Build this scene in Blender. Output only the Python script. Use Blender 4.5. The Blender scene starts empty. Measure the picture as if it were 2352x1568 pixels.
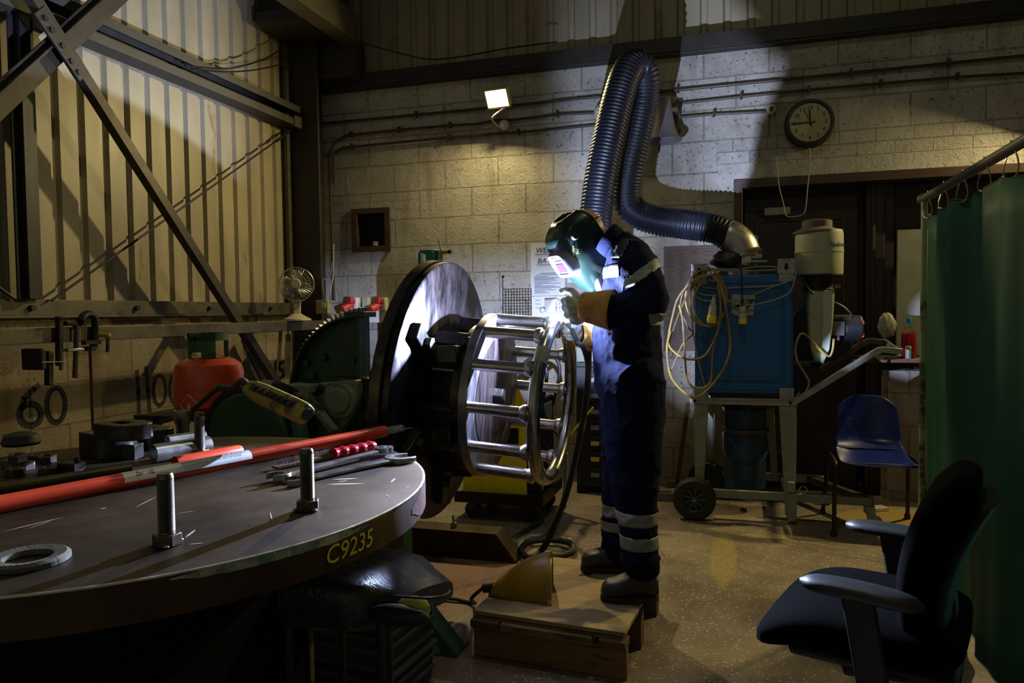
import bpy, bmesh, math, random
from mathutils import Vector, Matrix, noise
random.seed(7)
PI=math.pi
SC=bpy.context.scene; COL=SC.collection
W_,H_=2352,1568
YAW,PITCH,ROLL,FPX=2.90447986e-01,-3.99278647e-02,-1.23093759e-02,1700.8
CAM=Vector((0,0,1.335))
_f=Vector((-math.sin(YAW)*math.cos(PITCH),math.cos(YAW)*math.cos(PITCH),math.sin(PITCH)))
_r=Vector((math.cos(YAW),math.sin(YAW),0)); _u=_r.cross(_f)
RT=_r*math.cos(ROLL)+_u*math.sin(ROLL); UP=-_r*math.sin(ROLL)+_u*math.cos(ROLL)
def P(px,py,ax,val):
    """photo point -> place in the room on the plane ax=val (metres)"""
    d=_f+RT*((px-W_/2)/FPX)-UP*((py-H_/2)/FPX); i='XYZ'.index(ax)
    return CAM+d*((val-CAM[i])/d[i])
def V(*a): return Vector(a)
def s2l(c):
    c=c/255; return c/12.92 if c<=.04045 else ((c+.055)/1.055)**2.4
def rgb(r,g,b): return (s2l(r),s2l(g),s2l(b),1)
# ---------------------------------------------------------------- materials
def nmat(name):
    m=bpy.data.materials.new(name); m.use_nodes=True; nt=m.node_tree; b=nt.nodes['Principled BSDF']; return m,nt,b
def N(nt,t,**kw):
    n=nt.nodes.new(t)
    for k,v in kw.items():
        if k in n.inputs.keys() if isinstance(k,str) and k in [i.name for i in n.inputs] else False: n.inputs[k].default_value=v
        else: setattr(n,k,v)
    return n
def L(nt,a,b): nt.links.new(a,b)
MC={}
def pm(name,col,rough=.5,metal=0,var=.2,scale=9,bump=.05,dirt=None,dscale=5,dthr=.55,stretch=(1,1,1),spec=.5,coat=0):
    """painted / metal / plastic surface with procedural wear"""
    if name in MC: return MC[name]
    m,nt,b=nmat(name)
    tc=N(nt,'ShaderNodeTexCoord'); mp=N(nt,'ShaderNodeMapping'); mp.inputs['Scale'].default_value=stretch
    L(nt,tc.outputs['Object'],mp.inputs[0])
    n1=N(nt,'ShaderNodeTexNoise'); n1.inputs['Scale'].default_value=scale; n1.inputs['Detail'].default_value=6; n1.inputs['Roughness'].default_value=.65
    L(nt,mp.outputs[0],n1.inputs['Vector'])
    r=N(nt,'ShaderNodeValToRGB'); r.color_ramp.elements[0].position=.3; r.color_ramp.elements[1].position=.72
    c=Vector(col[:3]); r.color_ramp.elements[0].color=(*(c*(1-var)),1); r.color_ramp.elements[1].color=(*(c*(1+var*.6)),1)
    L(nt,n1.outputs['Fac'],r.inputs[0]); out=r.outputs[0]
    if dirt:
        n2=N(nt,'ShaderNodeTexNoise'); n2.inputs['Scale'].default_value=dscale; n2.inputs['Detail'].default_value=8; n2.inputs['Roughness'].default_value=.7
        L(nt,mp.outputs[0],n2.inputs['Vector'])
        r2=N(nt,'ShaderNodeValToRGB'); r2.color_ramp.elements[0].position=dthr-.03; r2.color_ramp.elements[1].position=dthr+.06
        L(nt,n2.outputs['Fac'],r2.inputs[0])
        mx=N(nt,'ShaderNodeMixRGB'); mx.inputs[2].default_value=dirt; L(nt,r2.outputs[0],mx.inputs[0]); L(nt,out,mx.inputs[1]); out=mx.outputs[0]
    L(nt,out,b.inputs['Base Color'])
    b.inputs['Roughness'].default_value=rough; b.inputs['Metallic'].default_value=metal
    b.inputs['Specular IOR Level'].default_value=spec
    if coat: b.inputs['Coat Weight'].default_value=coat; b.inputs['Coat Roughness'].default_value=.15
    if rough<.9:
        mr=N(nt,'ShaderNodeMapRange'); mr.inputs[3].default_value=max(.03,rough-.12); mr.inputs[4].default_value=min(1,rough+.15)
        L(nt,n1.outputs['Fac'],mr.inputs[0]); L(nt,mr.outputs[0],b.inputs['Roughness'])
    if bump:
        bp=N(nt,'ShaderNodeBump'); bp.inputs['Strength'].default_value=bump; bp.inputs['Distance'].default_value=.01
        n3=N(nt,'ShaderNodeTexNoise'); n3.inputs['Scale'].default_value=scale*5; n3.inputs['Detail'].default_value=4
        L(nt,mp.outputs[0],n3.inputs['Vector']); L(nt,n3.outputs['Fac'],bp.inputs['Height']); L(nt,bp.outputs[0],b.inputs['Normal'])
    MC[name]=m; return m
def flat(name,col,rough=.6,metal=0,emit=None,estr=0,alpha=1,trans=0,ior=1.45):
    if name in MC: return MC[name]
    m,nt,b=nmat(name); b.inputs['Base Color'].default_value=col; b.inputs['Roughness'].default_value=rough; b.inputs['Metallic'].default_value=metal
    if emit: b.inputs['Emission Color'].default_value=emit; b.inputs['Emission Strength'].default_value=estr
    if trans: b.inputs['Transmission Weight'].default_value=trans; b.inputs['IOR'].default_value=ior
    MC[name]=m; return m
def blockmat(name,axis):
    """cream painted concrete blockwork, brick courses and plain lintel zones"""
    m,nt,b=nmat(name)
    g=N(nt,'ShaderNodeNewGeometry'); sp=N(nt,'ShaderNodeSeparateXYZ'); L(nt,g.outputs['Position'],sp.inputs[0])
    def M(op,a,bv,c=None):
        n=N(nt,'ShaderNodeMath',operation=op)
        for i,v in enumerate([a,bv,c]):
            if v is None: continue
            if isinstance(v,(int,float)): n.inputs[i].default_value=v
            else: L(nt,v,n.inputs[i])
        return n.outputs[0]
    nz=N(nt,'ShaderNodeTexNoise'); nz.inputs['Scale'].default_value=3; L(nt,g.outputs['Position'],nz.inputs['Vector'])
    wob=M('MULTIPLY',M('SUBTRACT',nz.outputs['Fac'],.5),.012)
    u=sp.outputs['X' if axis=='X' else 'Y']; z=M('ADD',sp.outputs['Z'],wob)
    def brick(uo,zo,bw,rh,mo,off=.5):
        cx=N(nt,'ShaderNodeCombineXYZ'); L(nt,M('ADD',u,-uo),cx.inputs[0]); L(nt,M('ADD',z,-zo),cx.inputs[1])
        t=N(nt,'ShaderNodeTexBrick'); L(nt,cx.outputs[0],t.inputs['Vector']); t.offset=off
        t.inputs['Scale'].default_value=1; t.inputs['Brick Width'].default_value=bw; t.inputs['Row Height'].default_value=rh
        t.inputs['Mortar Size'].default_value=mo; t.inputs['Mortar Smooth'].default_value=.35
        t.inputs['Color1'].default_value=(.9,.9,.9,1); t.inputs['Color2'].default_value=(1,1,1,1); t.inputs['Mortar'].default_value=(.68,.66,.62,1)
        return t.outputs['Fac'],t.outputs['Color']
    def band(v,a,bb): return M('MULTIPLY',M('GREATER_THAN',v,a),M('LESS_THAN',v,bb))
    big=brick(.022,.293,.452,.227,.006)
    if axis=='X':
        small=brick(0,2.385,.235,.0895,.005); small2=brick(-3.25,2.111,.226,.0757,.005)
        m1=M('MULTIPLY',band(sp.outputs['Z'],2.385,2.56),M('GREATER_THAN',u,-.12))
        m2=M('MULTIPLY',band(sp.outputs['Z'],2.111,2.335),band(u,-3.3,-2.5))
        m3=M('MULTIPLY',band(sp.outputs['Z'],2.2,2.385),M('GREATER_THAN',u,-.1))
    else:
        small=brick(0,1.2,.116,.11,.006); small2=small
        m1=M('GREATER_THAN',sp.outputs['Z'],1.2); m2=M('MULTIPLY',m1,0); m3=m2
    def mix(f,a,bv,colr):
        x=N(nt,'ShaderNodeMixRGB'); L(nt,f,x.inputs[0]); L(nt,a,x.inputs[1])
        if isinstance(bv,tuple): x.inputs[2].default_value=bv
        else: L(nt,bv,x.inputs[2])
        return x.outputs[0]
    fac=mix(m1,big[0],small[0],0); fac=mix(m2,fac,small2[0],0); fac=mix(m3,fac,(0,0,0,1),0)
    tone=mix(m1,big[1],small[1],0); tone=mix(m3,tone,(1,1,1,1),0)
    # colour
    n1=N(nt,'ShaderNodeTexNoise'); n1.inputs['Scale'].default_value=1.3; n1.inputs['Detail'].default_value=8; n1.inputs['Roughness'].default_value=.7
    L(nt,g.outputs['Position'],n1.inputs['Vector'])
    r=N(nt,'ShaderNodeValToRGB'); r.color_ramp.elements[0].position=.36; r.color_ramp.elements[1].position=.62
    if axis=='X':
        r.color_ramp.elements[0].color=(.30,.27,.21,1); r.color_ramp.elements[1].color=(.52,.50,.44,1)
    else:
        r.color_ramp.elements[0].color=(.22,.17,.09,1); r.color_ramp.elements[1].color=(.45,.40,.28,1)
    L(nt,n1.outputs['Fac'],r.inputs[0])
    mu=N(nt,'ShaderNodeMixRGB',blend_type='MULTIPLY'); mu.inputs[0].default_value=1; L(nt,r.outputs[0],mu.inputs[1]); L(nt,tone,mu.inputs[2])
    # speckle pits
    n2=N(nt,'ShaderNodeTexNoise'); n2.inputs['Scale'].default_value=42; n2.inputs['Detail'].default_value=5; n2.inputs['Roughness'].default_value=.75
    L(nt,g.outputs['Position'],n2.inputs['Vector'])
    r2=N(nt,'ShaderNodeValToRGB'); r2.color_ramp.elements[0].position=.60; r2.color_ramp.elements[1].position=.72
    L(nt,n2.outputs['Fac'],r2.inputs[0])
    mx=N(nt,'ShaderNodeMixRGB'); mx.inputs[2].default_value=(.11,.09,.06,1)
    L(nt,M('MULTIPLY',r2.outputs[0],.85),mx.inputs[0]); L(nt,mu.outputs[0],mx.inputs[1])
    # dirty streaks and grime low down
    mg=N(nt,'ShaderNodeMapping'); mg.inputs['Scale'].default_value=(5,5,.9); L(nt,g.outputs['Position'],mg.inputs[0])
    n4=N(nt,'ShaderNodeTexNoise'); n4.inputs['Scale'].default_value=1.1; n4.inputs['Detail'].default_value=7; L(nt,mg.outputs[0],n4.inputs['Vector'])
    r4=N(nt,'ShaderNodeValToRGB'); r4.color_ramp.elements[0].position=.55; r4.color_ramp.elements[1].position=.75
    L(nt,n4.outputs['Fac'],r4.inputs[0])
    lowz=M('MULTIPLY',M('SUBTRACT',1.9,sp.outputs['Z']),.45); lowc=N(nt,'ShaderNodeMath',operation='MULTIPLY',use_clamp=True); L(nt,lowz,lowc.inputs[0]); lowc.inputs[1].default_value=1
    grime=N(nt,'ShaderNodeMath',operation='MULTIPLY_ADD',use_clamp=True); L(nt,M('MULTIPLY',lowc.outputs[0],M('ADD',n1.outputs['Fac'],.15)),grime.inputs[0]); grime.inputs[1].default_value=1.1 if axis=='Y' else (1.0); L(nt,M('MULTIPLY',r4.outputs[0],.6),grime.inputs[2])
    mk=N(nt,'ShaderNodeMixRGB'); mk.inputs[2].default_value=(.13,.085,.045,1); L(nt,grime.outputs[0],mk.inputs[0]); L(nt,mx.outputs[0],mk.inputs[1])
    L(nt,mk.outputs[0],b.inputs['Base Color']); b.inputs['Roughness'].default_value=.62; b.inputs['Specular IOR Level'].default_value=.3
    h=M('ADD',M('MULTIPLY',fac,-1.0),M('MULTIPLY',n2.outputs['Fac'],.55))
    h=M('SUBTRACT',h,M('MULTIPLY',r2.outputs[0],.5))
    bp=N(nt,'ShaderNodeBump'); bp.inputs['Strength'].default_value=1; bp.inputs['Distance'].default_value=.018
    L(nt,h,bp.inputs['Height']); L(nt,bp.outputs[0],b.inputs['Normal'])
    return m
def floormat():
    m,nt,b=nmat('concrete_floor')
    g=N(nt,'ShaderNodeNewGeometry')
    def noise_(s,d=6,r=.6,vec=None):
        n=N(nt,'ShaderNodeTexNoise'); n.inputs['Scale'].default_value=s; n.inputs['Detail'].default_value=d; n.inputs['Roughness'].default_value=r
        L(nt,vec or g.outputs['Position'],n.inputs['Vector']); return n.outputs['Fac']
    def ramp(f,a,bb,ca,cb):
        r=N(nt,'ShaderNodeValToRGB'); r.color_ramp.elements[0].position=a; r.color_ramp.elements[1].position=bb
        r.color_ramp.elements[0].color=ca; r.color_ramp.elements[1].color=cb; L(nt,f,r.inputs[0]); return r.outputs[0]
    def mix(f,a,bv,k=1):
        x=N(nt,'ShaderNodeMixRGB')
        if k!=1:
            mm=N(nt,'ShaderNodeMath',operation='MULTIPLY'); L(nt,f,mm.inputs[0]); mm.inputs[1].default_value=k; f=mm.outputs[0]
        L(nt,f,x.inputs[0]); L(nt,a,x.inputs[1])
        if isinstance(bv,tuple): x.inputs[2].default_value=bv
        else: L(nt,bv,x.inputs[2])
        return x.outputs[0]
    base=ramp(noise_(1.6,8,.7),.35,.65,(.12,.085,.052,1),(.31,.25,.165,1))
    v=N(nt,'ShaderNodeTexVoronoi'); v.inputs['Scale'].default_value=62; L(nt,g.outputs['Position'],v.inputs['Vector'])
    stones=ramp(v.outputs['Distance'],.18,.34,(1,1,1,1),(0,0,0,1))
    sel=ramp(v.outputs['Color'],.50,.56,(0,0,0,1),(1,1,1,1))
    mm=N(nt,'ShaderNodeMixRGB',blend_type='MULTIPLY'); mm.inputs[0].default_value=1; L(nt,stones,mm.inputs[1]); L(nt,sel,mm.inputs[2])
    c=mix(mm.outputs[0],base,(.62,.55,.42,1),.9)
    # painted / stained patches with their own outline
    sp=N(nt,'ShaderNodeSeparateXYZ'); L(nt,g.outputs['Position'],sp.inputs[0])
    def ell(cx,cy,rx,ry,soft=.5,ns=4):
        o=[]
        for comp,cc,rr in (('X',cx,rx),('Y',cy,ry)):
            a=N(nt,'ShaderNodeMath',operation='SUBTRACT'); L(nt,sp.outputs[comp],a.inputs[0]); a.inputs[1].default_value=cc
            d=N(nt,'ShaderNodeMath',operation='DIVIDE'); L(nt,a.outputs[0],d.inputs[0]); d.inputs[1].default_value=rr
            q=N(nt,'ShaderNodeMath',operation='POWER'); L(nt,d.outputs[0],q.inputs[0]); q.inputs[1].default_value=2; 
            o.append(d.outputs[0])
        sq=[]
        for x in o:
            q=N(nt,'ShaderNodeMath',operation='MULTIPLY'); L(nt,x,q.inputs[0]); L(nt,x,q.inputs[1]); sq.append(q.outputs[0])
        s=N(nt,'ShaderNodeMath',operation='ADD'); L(nt,sq[0],s.inputs[0]); L(nt,sq[1],s.inputs[1])
        n=noise_(ns,6,.7); k=N(nt,'ShaderNodeMath',operation='MULTIPLY_ADD'); L(nt,n,k.inputs[0]); k.inputs[1].default_value=1.6; L(nt,s.outputs[0],k.inputs[2])
        q4=N(nt,'ShaderNodeMath',operation='MULTIPLY'); L(nt,k.outputs[0],q4.inputs[0]); q4.inputs[1].default_value=.25
        return ramp(q4.outputs[0],1.6/4,(1.6+soft)/4,(1,1,1,1),(0,0,0,1))
    c=mix(ell(-1.25,3.1,.62,.75),c,(.20,.045,.03,1),.5)
    c=mix(ell(-1.0,2.95,.16,.14,.6,9),c,(.35,.40,.30,1),.45)
    c=mix(ell(-.05,4.1,.07,.45,.35,7),c,(.45,.33,.05,1),.4)
    c=mix(ell(.3,4.55,.25,.04,.3,9),c,(.45,.38,.06,1),.35)
    c=mix(ell(1.0,5.1,.35,.28,.3,6),c,(.45,.30,.06,1),.7)
    c=mix(ramp(noise_(6,9,.75),.58,.66,(0,0,0,1),(1,1,1,1)),c,(.10,.075,.05,1),.6)
    L(nt,c,b.inputs['Base Color'])
    rr=ramp(noise_(3),.3,.7,(.42,.42,.42,1),(.75,.75,.75,1)); L(nt,rr,b.inputs['Roughness'])
    bp=N(nt,'ShaderNodeBump'); bp.inputs['Strength'].default_value=.5; bp.inputs['Distance'].default_value=.006
    L(nt,noise_(60,5,.7),bp.inputs['Height']); L(nt,bp.outputs[0],b.inputs['Normal'])
    return m
def brushed(name,col,rough=.3,scale=6,streak=(1,1,30),var=.4,scr=True):
    """bare metal with directional wear and scratches"""
    if name in MC: return MC[name]
    m,nt,b=nmat(name); tc=N(nt,'ShaderNodeTexCoord'); mp=N(nt,'ShaderNodeMapping'); mp.inputs['Scale'].default_value=streak; L(nt,tc.outputs['Object'],mp.inputs[0])
    n=N(nt,'ShaderNodeTexNoise'); n.inputs['Scale'].default_value=scale; n.inputs['Detail'].default_value=8; n.inputs['Roughness'].default_value=.7; L(nt,mp.outputs[0],n.inputs['Vector'])
    r=N(nt,'ShaderNodeValToRGB'); c=Vector(col[:3]); r.color_ramp.elements[0].position=.35; r.color_ramp.elements[1].position=.65
    r.color_ramp.elements[0].color=(*(c*(1-var)),1); r.color_ramp.elements[1].color=(*(c*(1+var*.5)),1); L(nt,n.outputs['Fac'],r.inputs[0])
    L(nt,r.outputs[0],b.inputs['Base Color']); b.inputs['Metallic'].default_value=1
    mr=N(nt,'ShaderNodeMapRange'); mr.inputs[3].default_value=rough-.1; mr.inputs[4].default_value=rough+.25; L(nt,n.outputs['Fac'],mr.inputs[0]); L(nt,mr.outputs[0],b.inputs['Roughness'])
    bp=N(nt,'ShaderNodeBump'); bp.inputs['Strength'].default_value=.12; bp.inputs['Distance'].default_value=.003; L(nt,n.outputs['Fac'],bp.inputs['Height']); L(nt,bp.outputs[0],b.inputs['Normal'])
    MC[name]=m; return m
# ---------------------------------------------------------------- mesh builder
def frame(d):
    d=d.normalized(); a=Vector((0,0,1)) if abs(d.z)<.9 else Vector((1,0,0)); u=d.cross(a).normalized(); return u,d.cross(u).normalized()
class MB:
    def __init__(s): s.v=[]; s.f=[]
    def add(s,vs,fs):
        o=len(s.v); s.v+= [Vector(x) for x in vs]; s.f+=[tuple(i+o for i in f) for f in fs]; return s
    def box(s,c,d,R=None):
        s.k=getattr(s,'k',0)+1; c=Vector(c); h=Vector(d)/2+Vector((1,1,1))*(.00013*(s.k%6)); vs=[]
        for z in (-1,1):
            for y in (-1,1):
                for x in (-1,1):
                    q=Vector((x*h.x,y*h.y,z*h.z)); vs.append(c+(R@q if R else q))
        return s.add(vs,[(0,2,3,1),(4,5,7,6),(0,1,5,4),(2,6,7,3),(0,4,6,2),(1,3,7,5)])
    def b2(s,a,b): a=Vector(a);b=Vector(b); return s.box((a+b)/2,[abs(x) for x in (b-a)])
    def beam(s,a,b,w,h,up=None):
        a=Vector(a);b=Vector(b);d=(b-a).normalized(); up=Vector(up) if up else (Vector((0,0,1)) if abs(d.z)<.95 else Vector((0,1,0)))
        u=d.cross(up).normalized(); v=u.cross(d)
        R=Matrix((u,d,v)).transposed(); return s.box((a+b)/2,(w,(b-a).length,h),R)
    def cyl(s,a,b,r,r2=None,n=24,cap=True):
        a=Vector(a);b=Vector(b); r2=r if r2 is None else r2; u,w=frame(b-a); vs=[]
        for c,rr in ((a,r),(b,r2)):
            for i in range(n):
                t=2*PI*i/n; vs.append(c+(u*math.cos(t)+w*math.sin(t))*rr)
        fs=[(i,(i+1)%n,(i+1)%n+n,i+n) for i in range(n)]
        if cap: fs+=[tuple(range(n-1,-1,-1)),tuple(range(n,2*n))]
        return s.add(vs,fs)
    def tube(s,pts,r,n=8,closed=False,cap=True):
        pts=[Vector(p) for p in pts]; m=len(pts); rs=r if isinstance(r,(list,tuple)) else [r]*m
        T=[]
        for i in range(m):
            a=pts[(i-1)%m] if closed or i>0 else pts[i]; b=pts[(i+1)%m] if closed or i<m-1 else pts[i]
            T.append((b-a).normalized() if (b-a).length>1e-9 else Vector((0,0,1)))
        u,_=frame(T[0]); vs=[]
        for i in range(m):
            u=(u-T[i]*u.dot(T[i])).normalized(); w=T[i].cross(u)
            for k in range(n):
                t=2*PI*k/n; vs.append(pts[i]+(u*math.cos(t)+w*math.sin(t))*rs[i])
        fs=[]
        for i in range(m if closed else m-1):
            j=(i+1)%m
            for k in range(n): fs.append((i*n+k,i*n+(k+1)%n,j*n+(k+1)%n,j*n+k))
        if cap and not closed: fs+=[tuple(range(n-1,-1,-1)),tuple(range((m-1)*n,m*n))]
        return s.add(vs,fs)
    def lathe(s,prof,o,d,n=32,cap=True):
        o=Vector(o); d=Vector(d).normalized(); u,w=frame(d); vs=[]
        for r,h in prof:
            for k in range(n):
                t=2*PI*k/n; vs.append(o+d*h+(u*math.cos(t)+w*math.sin(t))*max(r,1e-4))
        fs=[]
        for i in range(len(prof)-1):
            for k in range(n): fs.append((i*n+k,i*n+(k+1)%n,(i+1)*n+(k+1)%n,(i+1)*n+k))
        if cap: fs+=[tuple(range(n-1,-1,-1)),tuple(range((len(prof)-1)*n,len(prof)*n))]
        return s.add(vs,fs)
    def ring(s,ro,ri,th,o,d,n=48):
        return s.lathe([(ri,0),(ro,0),(ro,th),(ri,th),(ri,0)],o,d,n,cap=False)
    def prism(s,poly,O,U,Vv,D):
        O=Vector(O);U=Vector(U);Vv=Vector(Vv);D=Vector(D); n=len(poly)
        vs=[O+U*a+Vv*b for a,b in poly]; vs+=[x+D for x in vs]
        fs=[(i,(i+1)%n,(i+1)%n+n,i+n) for i in range(n)]+[tuple(range(n-1,-1,-1)),tuple(range(n,2*n))]
        return s.add(vs,fs)
    def ball(s,c,r,sc=(1,1,1),n=20,m=12,R=None):
        c=Vector(c); vs=[];fs=[]
        for i in range(m+1):
            p=PI*i/m
            for k in range(n):
                t=2*PI*k/n; q=Vector((math.sin(p)*math.cos(t)*sc[0],math.sin(p)*math.sin(t)*sc[1],math.cos(p)*sc[2]))*r
                vs.append(c+(R@q if R else q))
        for i in range(m):
            for k in range(n): fs.append((i*n+k,i*n+(k+1)%n,(i+1)*n+(k+1)%n,(i+1)*n+k))
        return s.add(vs,fs)
    def loft(s,rings,cap=True,closed=True):
        n=len(rings[0]); vs=[p for r in rings for p in r]; fs=[]
        for i in range(len(rings)-1):
            for k in range(n if closed else n-1): fs.append((i*n+k,i*n+(k+1)%n,(i+1)*n+(k+1)%n,(i+1)*n+k))
        if cap: fs+=[tuple(range(n-1,-1,-1)),tuple(range((len(rings)-1)*n,len(rings)*n))]
        return s.add(vs,fs)
    def sheet(s,a,b,c,d,nu=1,nv=1,fn=None):
        a,b,c,d=map(Vector,(a,b,c,d)); vs=[];fs=[]
        for j in range(nv+1):
            for i in range(nu+1):
                u=i/nu;v=j/nv; p=a*(1-u)*(1-v)+b*u*(1-v)+c*u*v+d*(1-u)*v
                if fn: p=fn(p,u,v)
                vs.append(p)
        for j in range(nv):
            for i in range(nu): k=j*(nu+1)+i; fs.append((k,k+1,k+nu+2,k+nu+1))
        return s.add(vs,fs)
    def text(s,t,O,U,Vv,size,depth=.001,italic=0,align='LEFT',warp=None):
        cu=bpy.data.curves.new('t','FONT'); cu.body=t; cu.size=size; cu.extrude=depth; cu.align_x=align; cu.shear=italic; cu.resolution_u=3
        ob=bpy.data.objects.new('t',cu); COL.objects.link(ob); bpy.context.view_layer.update()
        me=bpy.data.meshes.new_from_object(ob); bpy.data.objects.remove(ob)
        O=Vector(O);U=Vector(U).normalized();Vv=Vector(Vv).normalized();D=U.cross(Vv)
        vs=[(warp(v.co) if warp else O+U*v.co.x+Vv*v.co.y+D*v.co.z) for v in me.vertices]; fs=[tuple(p.vertices) for p in me.polygons]
        bpy.data.meshes.remove(me); return s.add(vs,fs)
    def build(s,name,mat=None,parent=None,bevel=0,smooth=True,solid=0,subd=0,ang=35):
        loc=ROOT.get(parent.name,Vector()) if parent is not None else Vector()
        me=bpy.data.meshes.new(name); me.from_pydata([v-loc for v in s.v],[],s.f); me.validate(); 
        o=bpy.data.objects.new(name,me); COL.objects.link(o)
        bm=bmesh.new(); bm.from_mesh(me); bmesh.ops.recalc_face_normals(bm,faces=bm.faces); bm.to_mesh(me); bm.free()
        if smooth:
            me.shade_smooth(); me.set_sharp_from_angle(angle=math.radians(ang))
        if mat: me.materials.append(mat)
        if parent is not None: o.parent=parent; ROOT[o.name]=loc
        else: ROOT[o.name]=Vector()
        if solid: md=o.modifiers.new('s','SOLIDIFY'); md.thickness=solid; md.offset=0
        if bevel: md=o.modifiers.new('b','BEVEL'); md.width=bevel; md.segments=2; md.limit_method='ANGLE'; md.angle_limit=math.radians(40)
        if subd: md=o.modifiers.new('u','SUBSURF'); md.levels=subd; md.render_levels=subd
        return o
ROOT={}
def tag(o,label,cat,group=None,kind=None):
    o['label']=label; o['category']=cat
    if group: o['group']=group
    if kind: o['kind']=kind
    return o
def rebase(o,loc):
    """move a single-mesh thing's origin to its base"""
    loc=Vector(loc); o.data.transform(Matrix.Translation(-loc)); o.location=loc; return o
def thing(name,label,cat,loc,group=None):
    o=bpy.data.objects.new(name,None); COL.objects.link(o); o.location=loc; o.empty_display_size=.05
    ROOT[o.name]=Vector(loc); return tag(o,label,cat,group)
def struct(o): o['kind']='structure'; return o
def one(mb,name,label,cat,mat,group=None,base=None,**k):
    o=mb.build(name,mat,**k); 
    if base is None:
        xs=[v for v in mb.v]; base=Vector((sum(v.x for v in xs)/len(xs),sum(v.y for v in xs)/len(xs),min(v.z for v in xs)))
    rebase(o,base); return tag(o,label,cat,group)
def dup(root,loc,rotz=0,label=None,group=None,scale=None,rot=None):
    r=root.copy(); COL.objects.link(r); r.location=loc; r.rotation_euler=rot or (0,0,rotz)
    if scale: r.scale=(scale,)*3
    if label: r['label']=label
    if group: r['group']=group
    for ch in list(root.children):
        c=ch.copy(); COL.objects.link(c); c.parent=r
        for g in list(ch.children):
            d=g.copy(); COL.objects.link(d); d.parent=c
    return r
def spline(pts,n=8,closed=False):
    pts=[Vector(p) for p in pts]; m=len(pts); out=[]
    for i in range(m if closed else m-1):
        g=lambda k: pts[k%m] if closed else pts[max(0,min(m-1,k))]
        p0,p1,p2,p3=g(i-1),g(i),g(i+1),g(i+2)
        for j in range(n):
            t=j/n; out.append(.5*((2*p1)+(p2-p0)*t+(2*p0-5*p1+4*p2-p3)*t*t+(3*p1-p0-3*p2+p3)*t**3))
    if not closed: out.append(pts[-1])
    return out
X_,Y_,Z_=Vector((1,0,0)),Vector((0,1,0)),Vector((0,0,1))
FL1,FL2,ARCW,BAY,EXPO=42,56,560,1.2,0.14  # BAY powers the two added fill lamps near the camera
BAY2=9
FUME=.010
RPH,TA=.07,2.48
# ================================================================ materials used
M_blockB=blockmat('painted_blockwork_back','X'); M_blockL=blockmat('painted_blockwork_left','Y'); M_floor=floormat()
M_sheet=pm('cream_steel_sheet',(.30,.26,.16,1),.45,0,.2,3,.03,(.16,.11,.05,1),2.2,.62,(2,2,.6))
M_dark=pm('dark_steelwork',(.030,.026,.019,1),.55,.2,.4,6,.1)
M_brace=pm('brown_steel_brace',(.040,.032,.022,1),.5,.35,.35,7,.1)
M_black=pm('black_steel',(.015,.015,.016,1),.45,.3,.4,8,.05)
M_void=pm('recess_shade',(.012,.011,.010,1),.8,0,.3,4,.05)  # near-black colour standing for the shade inside holes and recesses
M_brown=pm('brown_frame_paint',(.055,.028,.018,1),.5,0,.3,6,.05)
M_door=pm('dark_door_paint',(.028,.018,.014,1),.45,0,.3,5,.03)
M_galv=pm('galvanised_steel',(.34,.36,.32,1),.42,.3,.25,12,.03,(.25,.24,.2,1),6,.6)
M_galvd=pm('dirty_galvanised',(.11,.095,.068,1),.5,.5,.35,9,.05,(.07,.05,.03,1),5,.58)
M_rust=brushed('worn_plate_steel',(.078,.056,.033,1),.5,3,(1,1,1),.55)
M_plate=brushed('ground_plate_steel',(.060,.053,.058,1),.36,5,(1,3.2,1.1),.8)
M_ss=brushed('stainless_tube',(.45,.44,.42,1),.2,5,(1,14,14),.18)
M_ssring=brushed('stainless_ring_tube',(.36,.34,.30,1),.22,5,(3,3,3),.25)
M_chrome=brushed('chrome_vanadium',(.50,.50,.46,1),.25,8,(1,1,1),.25)
M_bolt=brushed('black_oxide_bolt',(.13,.12,.10,1),.33,20,(1,1,1),.3)
M_green=pm('machine_green',(.028,.085,.035,1),.45,0,.35,6,.08,(.012,.02,.010,1),4,.55)
M_lgreen=pm('light_machine_green',(.24,.30,.17,1),.5,0,.3,7,.08,(.03,.03,.02,1),5,.55)
M_castdark=pm('oily_cast_steel',(.045,.043,.036,1),.35,.6,.5,7,.15,(.10,.11,.07,1),9,.6)
M_red=pm('red_gas_paint',(.62,.07,.015,1),.33,0,.15,5,.02,(.30,.06,.03,1),7,.62,coat=.3)
M_orange=pm('orange_red_plastic',(.62,.055,.018,1),.3,0,.1,6,.01,coat=.3)
M_yel=pm('worn_yellow_plastic',(.30,.25,.015,1),.5,0,.3,9,.08,(.05,.045,.02,1),14,.54)
M_yel2=pm('welder_yellow',(.95,.72,.01,1),.45,0,.12,6,.02,(.25,.18,.02,1),9,.64)
M_blue=pm('extractor_blue',(.004,.10,.30,1),.38,0,.12,5,.02,(.008,.04,.10,1),7,.64)
M_cream=pm('cream_enamel',(.36,.37,.23,1),.4,0,.2,5,.03,(.20,.19,.10,1),5,.6)
M_white=pm('dirty_white_plastic',(.55,.53,.46,1),.5,0,.15,8,.02)
M_rub=pm('black_rubber',(.018,.018,.018,1),.6,0,.3,12,.05)
M_hose=pm('black_duct_vinyl',(.007,.009,.016,1),.40,0,.3,8,.03,spec=.4)
M_blkpl=pm('black_plastic',(.006,.006,.006,1),.55,0,.3,9,.03)
M_fab=pm('black_upholstery',(.0012,.001,.001,1),.95,0,.4,60,.2,spec=.04)
M_bchair=pm('blue_moulded_plastic',(.006,.018,.17,1),.28,0,.15,5,.01,(.10,.08,.07,1),4,.60)
M_curt=pm('green_welding_curtain',(.010,.080,.036,1),.6,0,.2,4,.03,spec=.3)
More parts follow.
